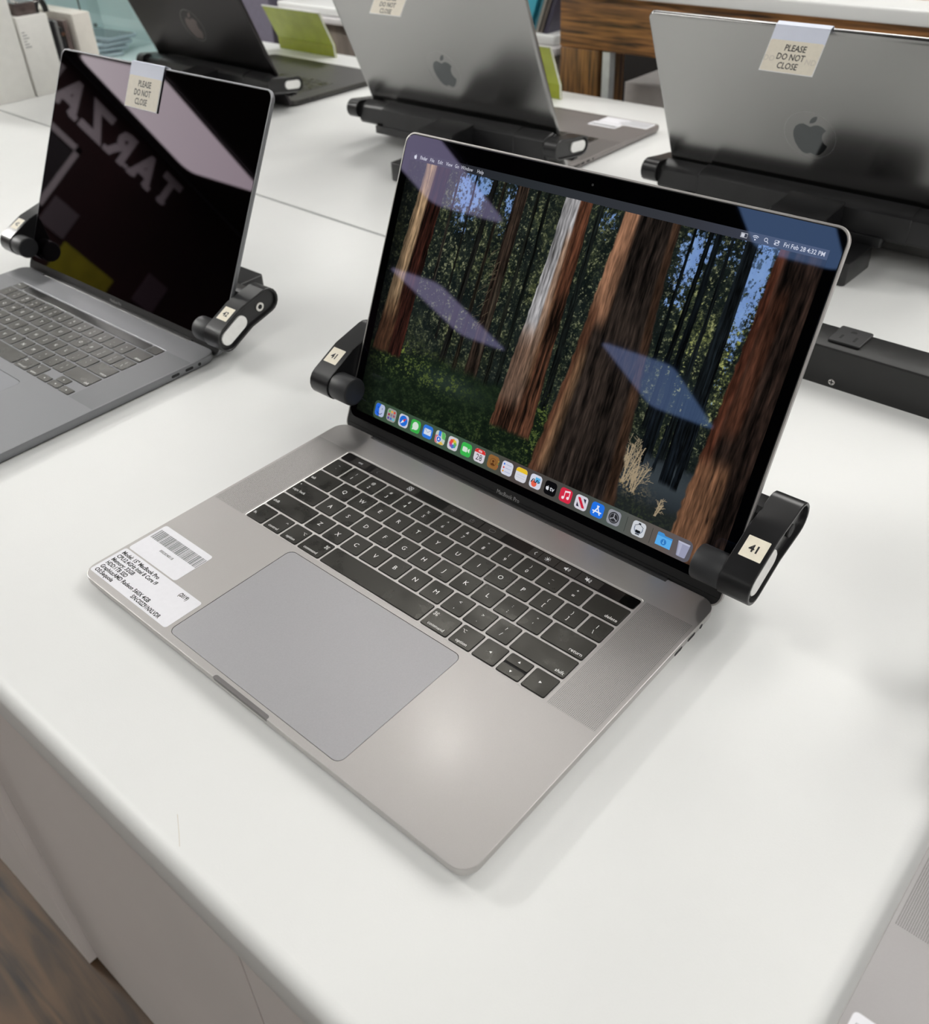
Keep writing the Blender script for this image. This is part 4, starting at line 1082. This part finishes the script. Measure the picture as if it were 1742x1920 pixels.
# the lettered wall the dark display mirrors
M_letter = mat('pale_wall_lettering', (.85, .82, .83, 1), rough=.6)
T_wall = Matrix(((0, 0, 1, -6590), (1, 0, 0, 0), (0, 1, 0, 0), (0, 0, 0, 1)))
for k, ch in enumerate('TARZAN'):
    mb = MB(); vs, fs = text_geo(ch, 'CENTER', .05)
    n = len(vs); mb.add([(a * 320, b * 320, 0) for a, b in vs], fs, M_letter, T_wall)
    mb.add([(a * 320, b * 320, -14) for a, b in vs], fs, M_letter, T_wall)
    if ch in 'TAR N':   # slab serifs
        for sx in ((0,) if ch == 'T' else (-85, 85)): mb.poly([(sx - 46, -6, 1), (sx + 46, -6, 1), (sx + 46, 26, 1), (sx - 46, 26, 1)], M_letter, T_wall)
    o = mb.build('wall_letter', None, loc=(0, -3690 + 268 * k, 1800), smooth=False, recalc=False)
    tag(o, ['large pale letter T starting the sign on the dark wall','large pale letter A between the T and the R on the dark wall','large pale letter R on the dark wall','large pale letter Z on the dark wall','large pale letter A between the Z and the N on the dark wall','large pale letter N ending the sign on the dark wall'][k], 'letter', 'letters on the dark wall')


def wall_board(name, y0, y1, z0, z1, m, label, cat, border=None, th=14):
    mb = MB(); mb.box(-6598, y0, z0, -6598 + th, y1, z1, m)
    if border:
        mb2 = mb; b = 46
        for (a, c, d, e) in ((y0, y1, z1 - b, z1), (y0, y1, z0, z0 + b), (y0, y0 + b, z0, z1), (y1 - b, y1, z0, z1)): mb.box(-6598 + th, a, d, -6598 + th + 12, c, e, border)
    tag(mb.build(name, None, smooth=False), label, cat)


M_white = mat('white_paint', (.62, .60, .60, 1), rough=.6)
M_dimgrey = mat('dark_poster', (.03, .028, .03, 1), rough=.6)
M_olive = mat('olive_board', (.42, .40, .02, 1), rough=.6, var=.15, nscale=5)
wall_board('picture_frame', -2910, -2240, 1080, 1660, M_dimgrey, 'dark picture in a pale frame below the wall letters', 'picture frame', M_white)
wall_board('notice_board', -3200, -2960, 1030, 1262, mat('grey_notice', (.16, .14, .15, 1), rough=.6), 'grey notice beside the dark picture on the wall', 'notice')
wall_board('poster', -4235, -4000, 1005, 1280, mat('pinkish_poster', (.15, .11, .13, 1), rough=.6), 'small pinkish poster right of the yellow board', 'poster')
wall_board('poster', -3760, -3230, 770, 1030, M_olive, 'olive yellow board low on the dark wall', 'board')

# ---------------------------------------------------------------- tables
TY = radians(-1.1)


def prism_x(mb, prof, x0, x1, m, skew=0.0):
    """profile (y,z) extruded along x; skew = dy/dx"""
    mb.loft([[(x0, a + skew * x0, b) for a, b in prof], [(x1, a + skew * x1, b) for a, b in prof]], m)


mb = MB()
seam = 566.0; fr = -85.5
prof = [(fr + 9 - 9 * sin(a * pi / 16), -9 + 9 * cos(a * pi / 16)) for a in range(9)] + [(fr, -24)] + [(fr + 8 - 8 * cos(a * pi / 8), -32 - 8 * sin(a * pi / 8)) for a in range(5)]
n = len(prof)
x0, x1 = -2300, 1500
vs = [(x, a + .0117 * x, b) for x in (x0, x1) for a, b in prof]
fs = [[i, i + 1, n + i + 1, n + i] for i in range(n - 1)]
mb.add(vs, fs, M_table)
sy = lambda x: 563.0 - .0195 * x
mb.add([(x0, fr + 9 + .0117 * x0, 0), (x1, fr + 9 + .0117 * x1, 0), (x1, sy(x1), 0), (x0, sy(x0), 0)], [[0, 1, 2, 3]], M_table)
mb.add([(x0, fr + 8 + .0117 * x0, -40), (x1, fr + 8 + .0117 * x1, -40), (x1, sy(x1), -40), (x0, sy(x0), -40)], [[0, 3, 2, 1]], M_table)
mb.add([(x0, sy(x0), 0), (x1, sy(x1), 0), (x1, sy(x1), -40), (x0, sy(x0), -40)], [[0, 1, 2, 3]], M_table)
ft = mb.build('display_table', None, recalc=False)
tag(ft, 'long white laminate table top with rounded front edge, nearest the viewer', 'table')
mb = MB(); ribbon(mb, [(30, -65), (35.5, -68.2), (41, -71.5), (47, -75.3)], .35, .06, M_inkfaint); mb.build('scratch', ft, smooth=False, recalc=False)
mb = MB()
mb.add([(x0, sy(x0) + 5.5, 0), (x1, sy(x1) + 5.5, 0), (x1, 1271, 0), (x0, 1271, 0), (x0, sy(x0) + 5.5, -40), (x1, sy(x1) + 5.5, -40), (x1, 1271, -40), (x0, 1271, -40)],
       [(0, 1, 2, 3), (7, 6, 5, 4), (0, 4, 5, 1), (1, 5, 6, 2), (2, 6, 7, 3), (3, 7, 4, 0)], M_table)
bt = mb.build('display_table', None, smooth=False)
tag(bt, 'second white laminate table top beyond the dark seam', 'table')
# cabinet carrying the front table
cab = empty('table_cabinet', (0, 0, FZ)); tag(cab, 'pale grey cabinet under the front white table', 'cabinet')
cy = lambda x: -57 + .0117 * x
mb = MB(); mb.box(-2200, 30, 0, 1400, 1150, -FZ - 42, M_cab); mb.build('carcass', cab, smooth=False)
for (a, b, off) in ((-2200, -463, -11), (-460, 17, 0), (20, 505, 0), (508, 1400, 0)):
    mb = MB(); mb.add([(x, cy(x) + off + dy, z) for z in (4, -FZ - 41) for (x, dy) in ((a, 0), (b, 0), (b, 60), (a, 60))], [(0, 1, 5, 4), (1, 2, 6, 5), (2, 3, 7, 6), (3, 0, 4, 7), (4, 5, 6, 7), (3, 2, 1, 0)], M_cab)
    mb.build('front_panel', cab, smooth=False)

# ---------------------------------------------------------------- the laptops, their clamps and tags
G_L = None
main = laptop('open grey laptop in the centre showing a forest on its lit screen', None, (0, 241), 0, 349.3, 240.7, 65.45, 233.3, M_alu, M_pad, M_alu, kind='full', scr='forest')
spec_stickers(main)
clamp('black clamp numbered 41 gripping the laptop with the lit forest screen', None, (0, 241), 0, 65.45, 174.7, dz=(8.5, 0), number='41', base_block=True, foot=(-40, 30))
left = laptop('open grey laptop with a dark screen, at the left edge of the table', None, (-542.1, 248), .946, 357.9, 245.9, 62.34, 240.0, M_alu16, M_pad16, M_alu16, kind='T', scr='off')
clamp('black clamp with a steel bolt and white oval, on the dark screened laptop at left', None, (-542.1, 248), .946, 62.34, 179.2, dz=(-1, -5.5), number='42', bolt=M_steel, foot=(20, 100), blockx=(10, 74), xo=23)
sign_tag('please do not close tag hooked on the dark screen of the left laptop', (-542.1, 248), .946, 62.34, 240.0, -42, 14.5, True)
mid = laptop('grey laptop seen from behind, between the black one and the forest screen one', None, (-598.8, 895.9), 180.91, 355.7, 248.1, 67.06, 250, M_alum, M_alum, M_lidback, kind='M', legends=False, logo=M_logo, marks=False)
plain_stickers(mid, [(-170, -244, -80, -214, 3), (-172, -275, -116, -246, 2)][:1] + [(-128, -213, -76, -190, 2)])
clamp('black clamp on the grey laptop seen from behind in the middle', None, (-598.8, 895.9), 180.91, 67.06, 178, number=None, foot=(-58, 15), dz=(0, 2), ar=13.1, fy=(72, 165))
sign_tag('please do not close tag on the middle rear laptop, cut by the picture top', (-598.8, 895.9), 180.91, 67.06, 250, 5, 62, False, flare=radians(58), drop=42)
right = laptop('silver grey laptop seen from behind at the upper right', None, (-54.8, 886.6), 179.29, 364, 252, 65.8, 251.2, M_alum, M_alum, M_lidback, kind='M', keys=False, logo=M_logo, marks=False)
clamp('black clamp on the silver grey laptop at the upper right', None, (-54.8, 886.6), 179.29, 65.8, 182, foot=(-92, -22), dz=(2, 4), ar=13.1)
sign_tag('please do not close tag hooked on the silver grey laptop at the upper right', (-54.8, 886.6), 179.29, 65.8, 251.2, -24, 32, False, flare=radians(58), ghost=True, drop=44)
far = laptop('black laptop seen from behind near the upper left', None, (-1219.8, 914.5), 180.4, 355.7, 248.1, 67.5, 250, M_baseblack, M_baseblack, M_lidblack, kind='M', legends=False, logo=M_logodark, marks=False)
clamp('black clamp on the black laptop near the upper left', None, (-1219.8, 914.5), 180.4, 67.5, 178, foot=(-60, 13), dz=(0, 0), ar=13.1)
corner = laptop('grey laptop of which only the left palm rest shows in the lower right corner', None, (513.5, 239), 0, 357.9, 245.9, 68, 240, M_alucorner, M_pad, M_alucorner, kind='T', scr='off')
plain_stickers(corner, [(-175.5, -210, -119, -179, 2), (-175.5, -240, -86, -211, 3)])
clamp('black clamp on the laptop in the lower right corner', None, (513.5, 239), 0, 68, 179.2, dz=(0, 0), number='40', foot=(-40, 30))

# ---------------------------------------------------------------- power strip
ps = empty('power_strip', (0, 555, 0)); tag(ps, 'black metal power strip with one outlet, lying on the table behind the forest laptop', 'power strip')
mb = MB(); prof = [(0, 0), (0, 35), (.9, 36.3), (2.2, 36.8), (40, 36.8), (42.5, 35.8), (43, 34), (43, 0)]
mb.loft([[(x, a, b) for a, b in prof] for x in (-60, 700)], M_strip); mb.build('housing', ps)
T = Matrix.Translation((111, 26, 36.8)) @ Matrix.Rotation(radians(0), 4, 'Z')
M_outlet = mat('outlet_plastic', (.030, .030, .031, 1), rough=.38, var=.1)
mb = MB(); mb.slab(-14.2, -16, 14.2, 16, 0, 2.4, M_outlet, r=2, bev=.7, T=T)
for sx in (-6, 6): mb.box(sx - 1.1, -9, 2.35, sx + 1.1, -1.5 if sx < 0 else -.2, 2.5, M_hole, T)
mb.add([(a, b, 2.5) for a, b in arc_pts(0, 7, 2.7, 0, 180, 10) + [(-2.7, 5.4), (2.7, 5.4)]], [list(range(13))], M_hole, T)
mb.build('outlet', ps)
mb = MB(); mb.cyl((112, 0, 6.0), 'y', 3.0, -1.3, .2, M_steel, n=20, bev=.5); mb.box(109.8, -1.36, 5.5, 114.2, -1.25, 6.5, M_hole); mb.box(111.5, -1.36, 3.8, 112.5, -1.25, 8.2, M_hole); mb.build('screw', ps)

# ---------------------------------------------------------------- things behind the tables
M_acid = mat('chartreuse_acrylic', rgb(168, 178, 66), rough=.25, var=.10, nscale=25, spec=.6)
M_acidlip = mat('chartreuse_lip', rgb(150, 158, 44), rough=.25, var=.06)
M_clearedge = mat('clear_acrylic_edge', (.72, .72, .66, 1), rough=.2)
for (x0, x1, y0, lab) in ((-1480, -1294, 1243, 'chartreuse price holder standing in front of the black laptop'), (-862, -677, 1221, 'chartreuse price holder showing as a sliver right of the middle rear laptop')):
    h_ = empty('price_holder', ((x0 + x1) / 2, y0, 0)); tag(h_, lab, 'sign holder'); w = (x1 - x0) / 2
    mb = MB(); mb.add([(-w, 0, 0), (w, 0, 0), (w, -2, 24), (-w, -2, 24), (-w, 4, 0), (w, 4, 0), (w, 2, 24), (-w, 2, 24)], [(0, 1, 2, 3), (7, 6, 5, 4), (0, 4, 5, 1), (1, 5, 6, 2), (2, 6, 7, 3), (3, 7, 4, 0)], M_acidlip); mb.build('lip', h_, smooth=False)
    mb = MB(); mb.add([(-w, -1, 24), (w, -1, 24), (w, -33, 90), (-w, -33, 90), (-w, 2, 24), (w, 2, 24), (w, -30, 91), (-w, -30, 91)], [(0, 1, 2, 3), (7, 6, 5, 4), (0, 4, 5, 1), (1, 5, 6, 2), (2, 6, 7, 3), (3, 7, 4, 0)], M_acid); mb.build('panel', h_, smooth=False)
    mb = MB(); mb.tube([(w, 0, 1.8), (w + .5, -2, 24), (w + .5, -33, 91), (-w, -33, 91.5)], 1.6, M_clearedge, n=6); mb.build('clear_edge', h_)

# wood framed counter on the right
M_beam = wood_mat('charred_pine_beam', rgb(46, 28, 15), rgb(160, 110, 60), scale=(3.0, 60, 60), wave=2.6, rough=.45)
M_post = wood_mat('charred_pine_post', rgb(48, 30, 16), rgb(158, 110, 58), scale=(60, 60, 3.0), wave=2.6, rough=.45)
M_bluewhite = mat('bluish_white_post', (.55, .57, .58, 1), rough=.5)
M_innershade = mat('counter_inside_shade', (.010, .0075, .007, 1), rough=.7)  # near-black colour carries the shade inside the counter
ct = empty('wood_framed_counter', (0, 1350, FZ)); tag(ct, 'charred pine framed counter with a white top behind the tables', 'counter')
mb = MB(); mb.slab(-777, 0, 1500, 89, -FZ + 57, -FZ + 147, M_beam, r=2, bev=1.5); mb.build('beam', ct)
mb = MB(); mb.slab(-776, 0, -688, 88, 0, -FZ + 56, M_post, r=2, bev=1.5); mb.build('post', ct)
mb = MB(); mb.slab(-786, -14, 1510, 900, -FZ + 147, -FZ + 168, M_table, r=4, bev=4); mb.build('counter_top', ct)
mb = MB(); mb.box(-682, 4, 0, -666, 22, -FZ + 56, M_bluewhite); mb.build('side_panel', ct, smooth=False)
mb = MB(); mb.box(-716, 640, 0, 1500, 660, -FZ + 56, M_innershade); mb.box(-1018, 340, 0, -718, 350, -FZ + 56, M_innershade); mb.box(-664, 30, 0, 1500, 640, 20, M_innershade); mb.build('back_panel', ct, smooth=False)  # near-black sheets put in for the shade under the counter
mb = MB(); mb.slab(-712, 1480, -250, 1900, FZ, -24, mat('white_carton', (.88, .85, .83, 1), rough=.6, var=.03), r=3, bev=1); mb.box(-700, 1600, -24, -262, 1604, -23.4, M_inkfaint); tag(mb.build('storage_box', None), 'white box stored in the dark space under the counter', 'box')
mb = MB(); mb.box(-560, 1940, FZ + 22, -300, 1975, 40, mat('deep_red_case', (.16, .012, .008, 1), rough=.5)); tag(mb.build('red_case', None, smooth=False), 'deep red case behind the white box under the counter', 'case')
for (x0, x1, y0, y1, c, lab) in ((-420, -255, 1420, 1800, (.70, .50, .40, 1), 'painted pinkish reflection on the white counter top, left of the two'), (-215, 240, 1420, 1800, (.72, .52, .42, 1), 'painted pinkish reflection on the white counter top, right of the two')):  # thin pink slabs stand for the pinkish reflection on the counter top
    mb = MB(); mb.slab(x0, y0, x1, y1, 168, 170, mat('pink_reflect%d' % x0, c, rough=.5, var=.02), r=3); tag(mb.build('painted_reflection', None), lab, 'painted reflection')

# white shelf unit left of the counter
M_greywood = wood_mat('grey_wood_panel', rgb(92, 84, 78), rgb(134, 124, 114), scale=(14, 14, 1), wave=2, rough=.5)
M_lilac = mat('lilac_grey_panel', rgb(108, 104, 120), rough=.6)
sh = empty('white_shelf_unit', (0, 1700, FZ)); tag(sh, 'white two step shelf over grey wood panelling beyond the rear table', 'shelf')
mb = MB(); mb.slab(-2030, -20, -1035, 300, -FZ - 24, -FZ - 3, M_table, r=5, bev=4); mb.build('upper_shelf', sh)
mb = MB(); mb.slab(-2010, -32, -1022, 280, -FZ - 42, -FZ - 26, M_white, r=3, bev=2); mb.build('lower_shelf', sh)
mb = MB(); mb.box(-1990, 0, 0, -1040, 20, -FZ - 42, M_greywood); mb.build('grey_panel', sh, smooth=False)
mb = MB(); mb.box(-2300, 0, 0, -2096, 260, -FZ + 320, M_lilac); mb.build('lilac_end_panel', sh, smooth=False)
mb = MB(); mb.box(-2094, 60, 0, -2000, 80, -FZ + 320, mat('black_red_gap', (.02, .004, .004, 1), rough=.6)); mb.build('dark_back', sh, smooth=False)
mb = MB(); mb.box(-2000, 255, -FZ - 3, -1030, 275, -FZ + 320, mat('pale_shelf_back', (.55, .54, .52, 1), rough=.6)); mb.build('shelf_back', sh, smooth=False)
mb = MB(); mb.cyl((0, 0, 0), 'z', 22, 0, 8, M_inkgrey, n=16); mb.cyl((0, 0, 0), 'z', 7, 8, 20, M_steel, n=12); o = mb.build('small_dish', None, loc=(-1930, 1800, -3)); tag(o, 'small dark dish on the white shelf at top', 'dish')
for k, (c, w, lab) in enumerate(((rgb(70, 168, 190), 26, 'bright teal board leaning on the white shelf'), (rgb(52, 112, 128), 6, 'thin dark teal board leaning beside the bright teal one'), (rgb(140, 136, 130), 8, 'grey board leaning among the boards'), (rgb(94, 86, 80), 5, 'brown edged board leaning among the boards'), (rgb(150, 140, 134), 6, 'pale board leaning next to the wooden beam'), (rgb(62, 58, 74), 16, 'dark violet board at the end by the wooden beam'))):
    xx = [-1120, -1101, -1092, -1082, -1075, -1064][k]
    mb = MB(); mb.add([(xx - w * .0 + dx + sk, 1690 + dy, z) for (z, sk) in ((-3, 0), (260, 100)) for (dx, dy) in (((-120 if k == 0 else -w), 0), (0, 0), (0, 120), ((-120 if k == 0 else -w), 120))], [(0, 1, 5, 4), (1, 2, 6, 5), (2, 3, 7, 6), (3, 0, 4, 7), (4, 5, 6, 7), (3, 2, 1, 0)], mat('board%d' % k, c, rough=.35, var=.05))
    tag(mb.build('leaning_board', None, smooth=False), lab, 'board', 'boards leaning on the white shelf')

# left: white block, folders and the glass case
M_off = mat('off_white_carton', (.86, .85, .81, 1), rough=.6, var=.02)
mb = MB(); mb.slab(-2200, 500, -1538, 686, 0, 420, M_off, r=3, bev=1.5); tag(mb.build('white_display_block', None), 'large off white display block at the upper left corner', 'display block')
cr = mat('cream_folder', (.84, .80, .73, 1), rough=.5, var=.02)
bx = empty('retail_box', (-1537, 690, 0)); tag(bx, 'off white upright box with small grey print beside the display block', 'box')
mb = MB(); mb.slab(-200, 0, 0, 62, 0, 137, M_off, r=2, bev=1.5); mb.build('carton', bx)
mb = MB()
for k in range(6): mb.poly([(.06, 4, 112 - 5 * k), (.06, 10 + 3 * (k % 3), 112 - 5 * k), (.06, 10 + 3 * (k % 3), 110.6 - 5 * k), (.06, 4, 110.6 - 5 * k)], M_inkgrey)
mb.build('small_print', bx, smooth=False, recalc=False)
mb = MB(); mb.slab(-1740, 800, -1537, 838, 0, 128, cr, r=2, bev=1.5); tag(mb.build('retail_box', None), 'cream upright box nearest the glass case', 'box')
for k, (y, w, c, z) in enumerate(((757, 7, (.02, .02, .022, 1), 122), (766, 6, (.20, .20, .20, 1), 120), (774, 6, (.03, .03, .03, 1), 108), (783, 8, (.16, .12, .11, 1), 118))):
    mb = MB(); mb.slab(-1720, y, -1545, y + w, 0, z, mat('sleeve%d' % k, c, rough=.3, var=.1), r=1, bev=.6)
    if k == 2: mb.cyl((-1541, y + 3, 96), 'x', 3.2, -1545, -1543, mat('rose_gold', (.8, .45, .32, 1), rough=.3, metal=1), n=12)
    tag(mb.build('phone_sleeve', None), ['black phone sleeve next to the off white box', 'grey clear phone sleeve behind the black one', 'black phone sleeve with a rose gold dot', 'brown phone sleeve next to the cream box'][k], 'sleeve', 'sleeves between the upright boxes')
mb = MB(); mb.slab(-1700, 700, -1550, 742, 137.2, 158, mat('brown_pack', (.10, .075, .07, 1), rough=.25, var=.3, nscale=40), r=4, bev=2); mb.tube([(-1560, 702, 162), (-1552, 722, 154), (-1552, 760, 158)], 1.4, M_steel); tag(mb.build('blister_pack', None), 'brown blister pack lying on the off white box', 'package')
mb = MB(); mb.tube([(-1556, 752 + 10 * cos(a * pi / 8), 137 + 22 * sin(a * pi / 8)) for a in range(9)], 5.5, M_plastic, n=10); tag(mb.build('black_loop', None), 'black plastic loop standing on the off white box', 'strap')
M_teal = mat('teal_tinted_panel', (.62, .76, .77, 1), rough=.35, var=.03, nscale=3)
M_teal2 = mat('pale_teal_panel', (.74, .88, .88, 1), rough=.35, var=.03, nscale=3)
gc = empty('glass_display_case', (-1850, 1000, 0)); tag(gc, 'teal tinted glass display case holding a stack of phones', 'display case')
mb = MB(); mb.box(-400, -150, 0, 260, 118, 3, M_teal2); mb.build('case_floor', gc, smooth=False)
mb = MB(); mb.box(-160, -150, 3, -150, 112, 420, M_teal); mb.cyl((0, 92, 25), 'x', 4.5, -150, -148, M_inkgrey, n=14); mb.build('back_panel', gc, smooth=False)
mb = MB(); mb.box(-150, 112, 3, 260, 118, 420, M_teal2); mb.build('side_panel', gc, smooth=False)
M_glass = mat('clear_case_glass', (.93, .98, .98, 1), rough=.02, var=0, trans=1.0)
mb = MB(); mb.box(254, -150, 3, 260, 112, 420, M_glass); mb.build('front_glass', gc, smooth=False)
M_phone = mat('blue_grey_phone', (.16, .21, .24, 1), rough=.18, var=.05, spec=.8)
M_phonel = mat('pale_phone_edge', (.50, .60, .66, 1), rough=.2, var=.05)
for k in range(4):
    a = radians(-22 + 9 * k); T = Matrix.Translation((-1800 - 10 * k, 985 + 10 * k, 3.2 + 8.2 * k)) @ Matrix.Rotation(a, 4, 'Z')
    mb = MB(); mb.slab(-74, -38, 74, 38, 0, 7.6, M_phonel, r=9, bev=1.4, T=T); mb.slab(-71, -35, 71, 35, 7.6, 7.9, M_phone, r=8, T=T)
    tag(mb.build('smartphone', None), ['bottom', 'second from bottom', 'third from bottom', 'topmost'][k] + ' phone of the fanned stack in the glass case', 'phone', 'phones stacked in the glass case')
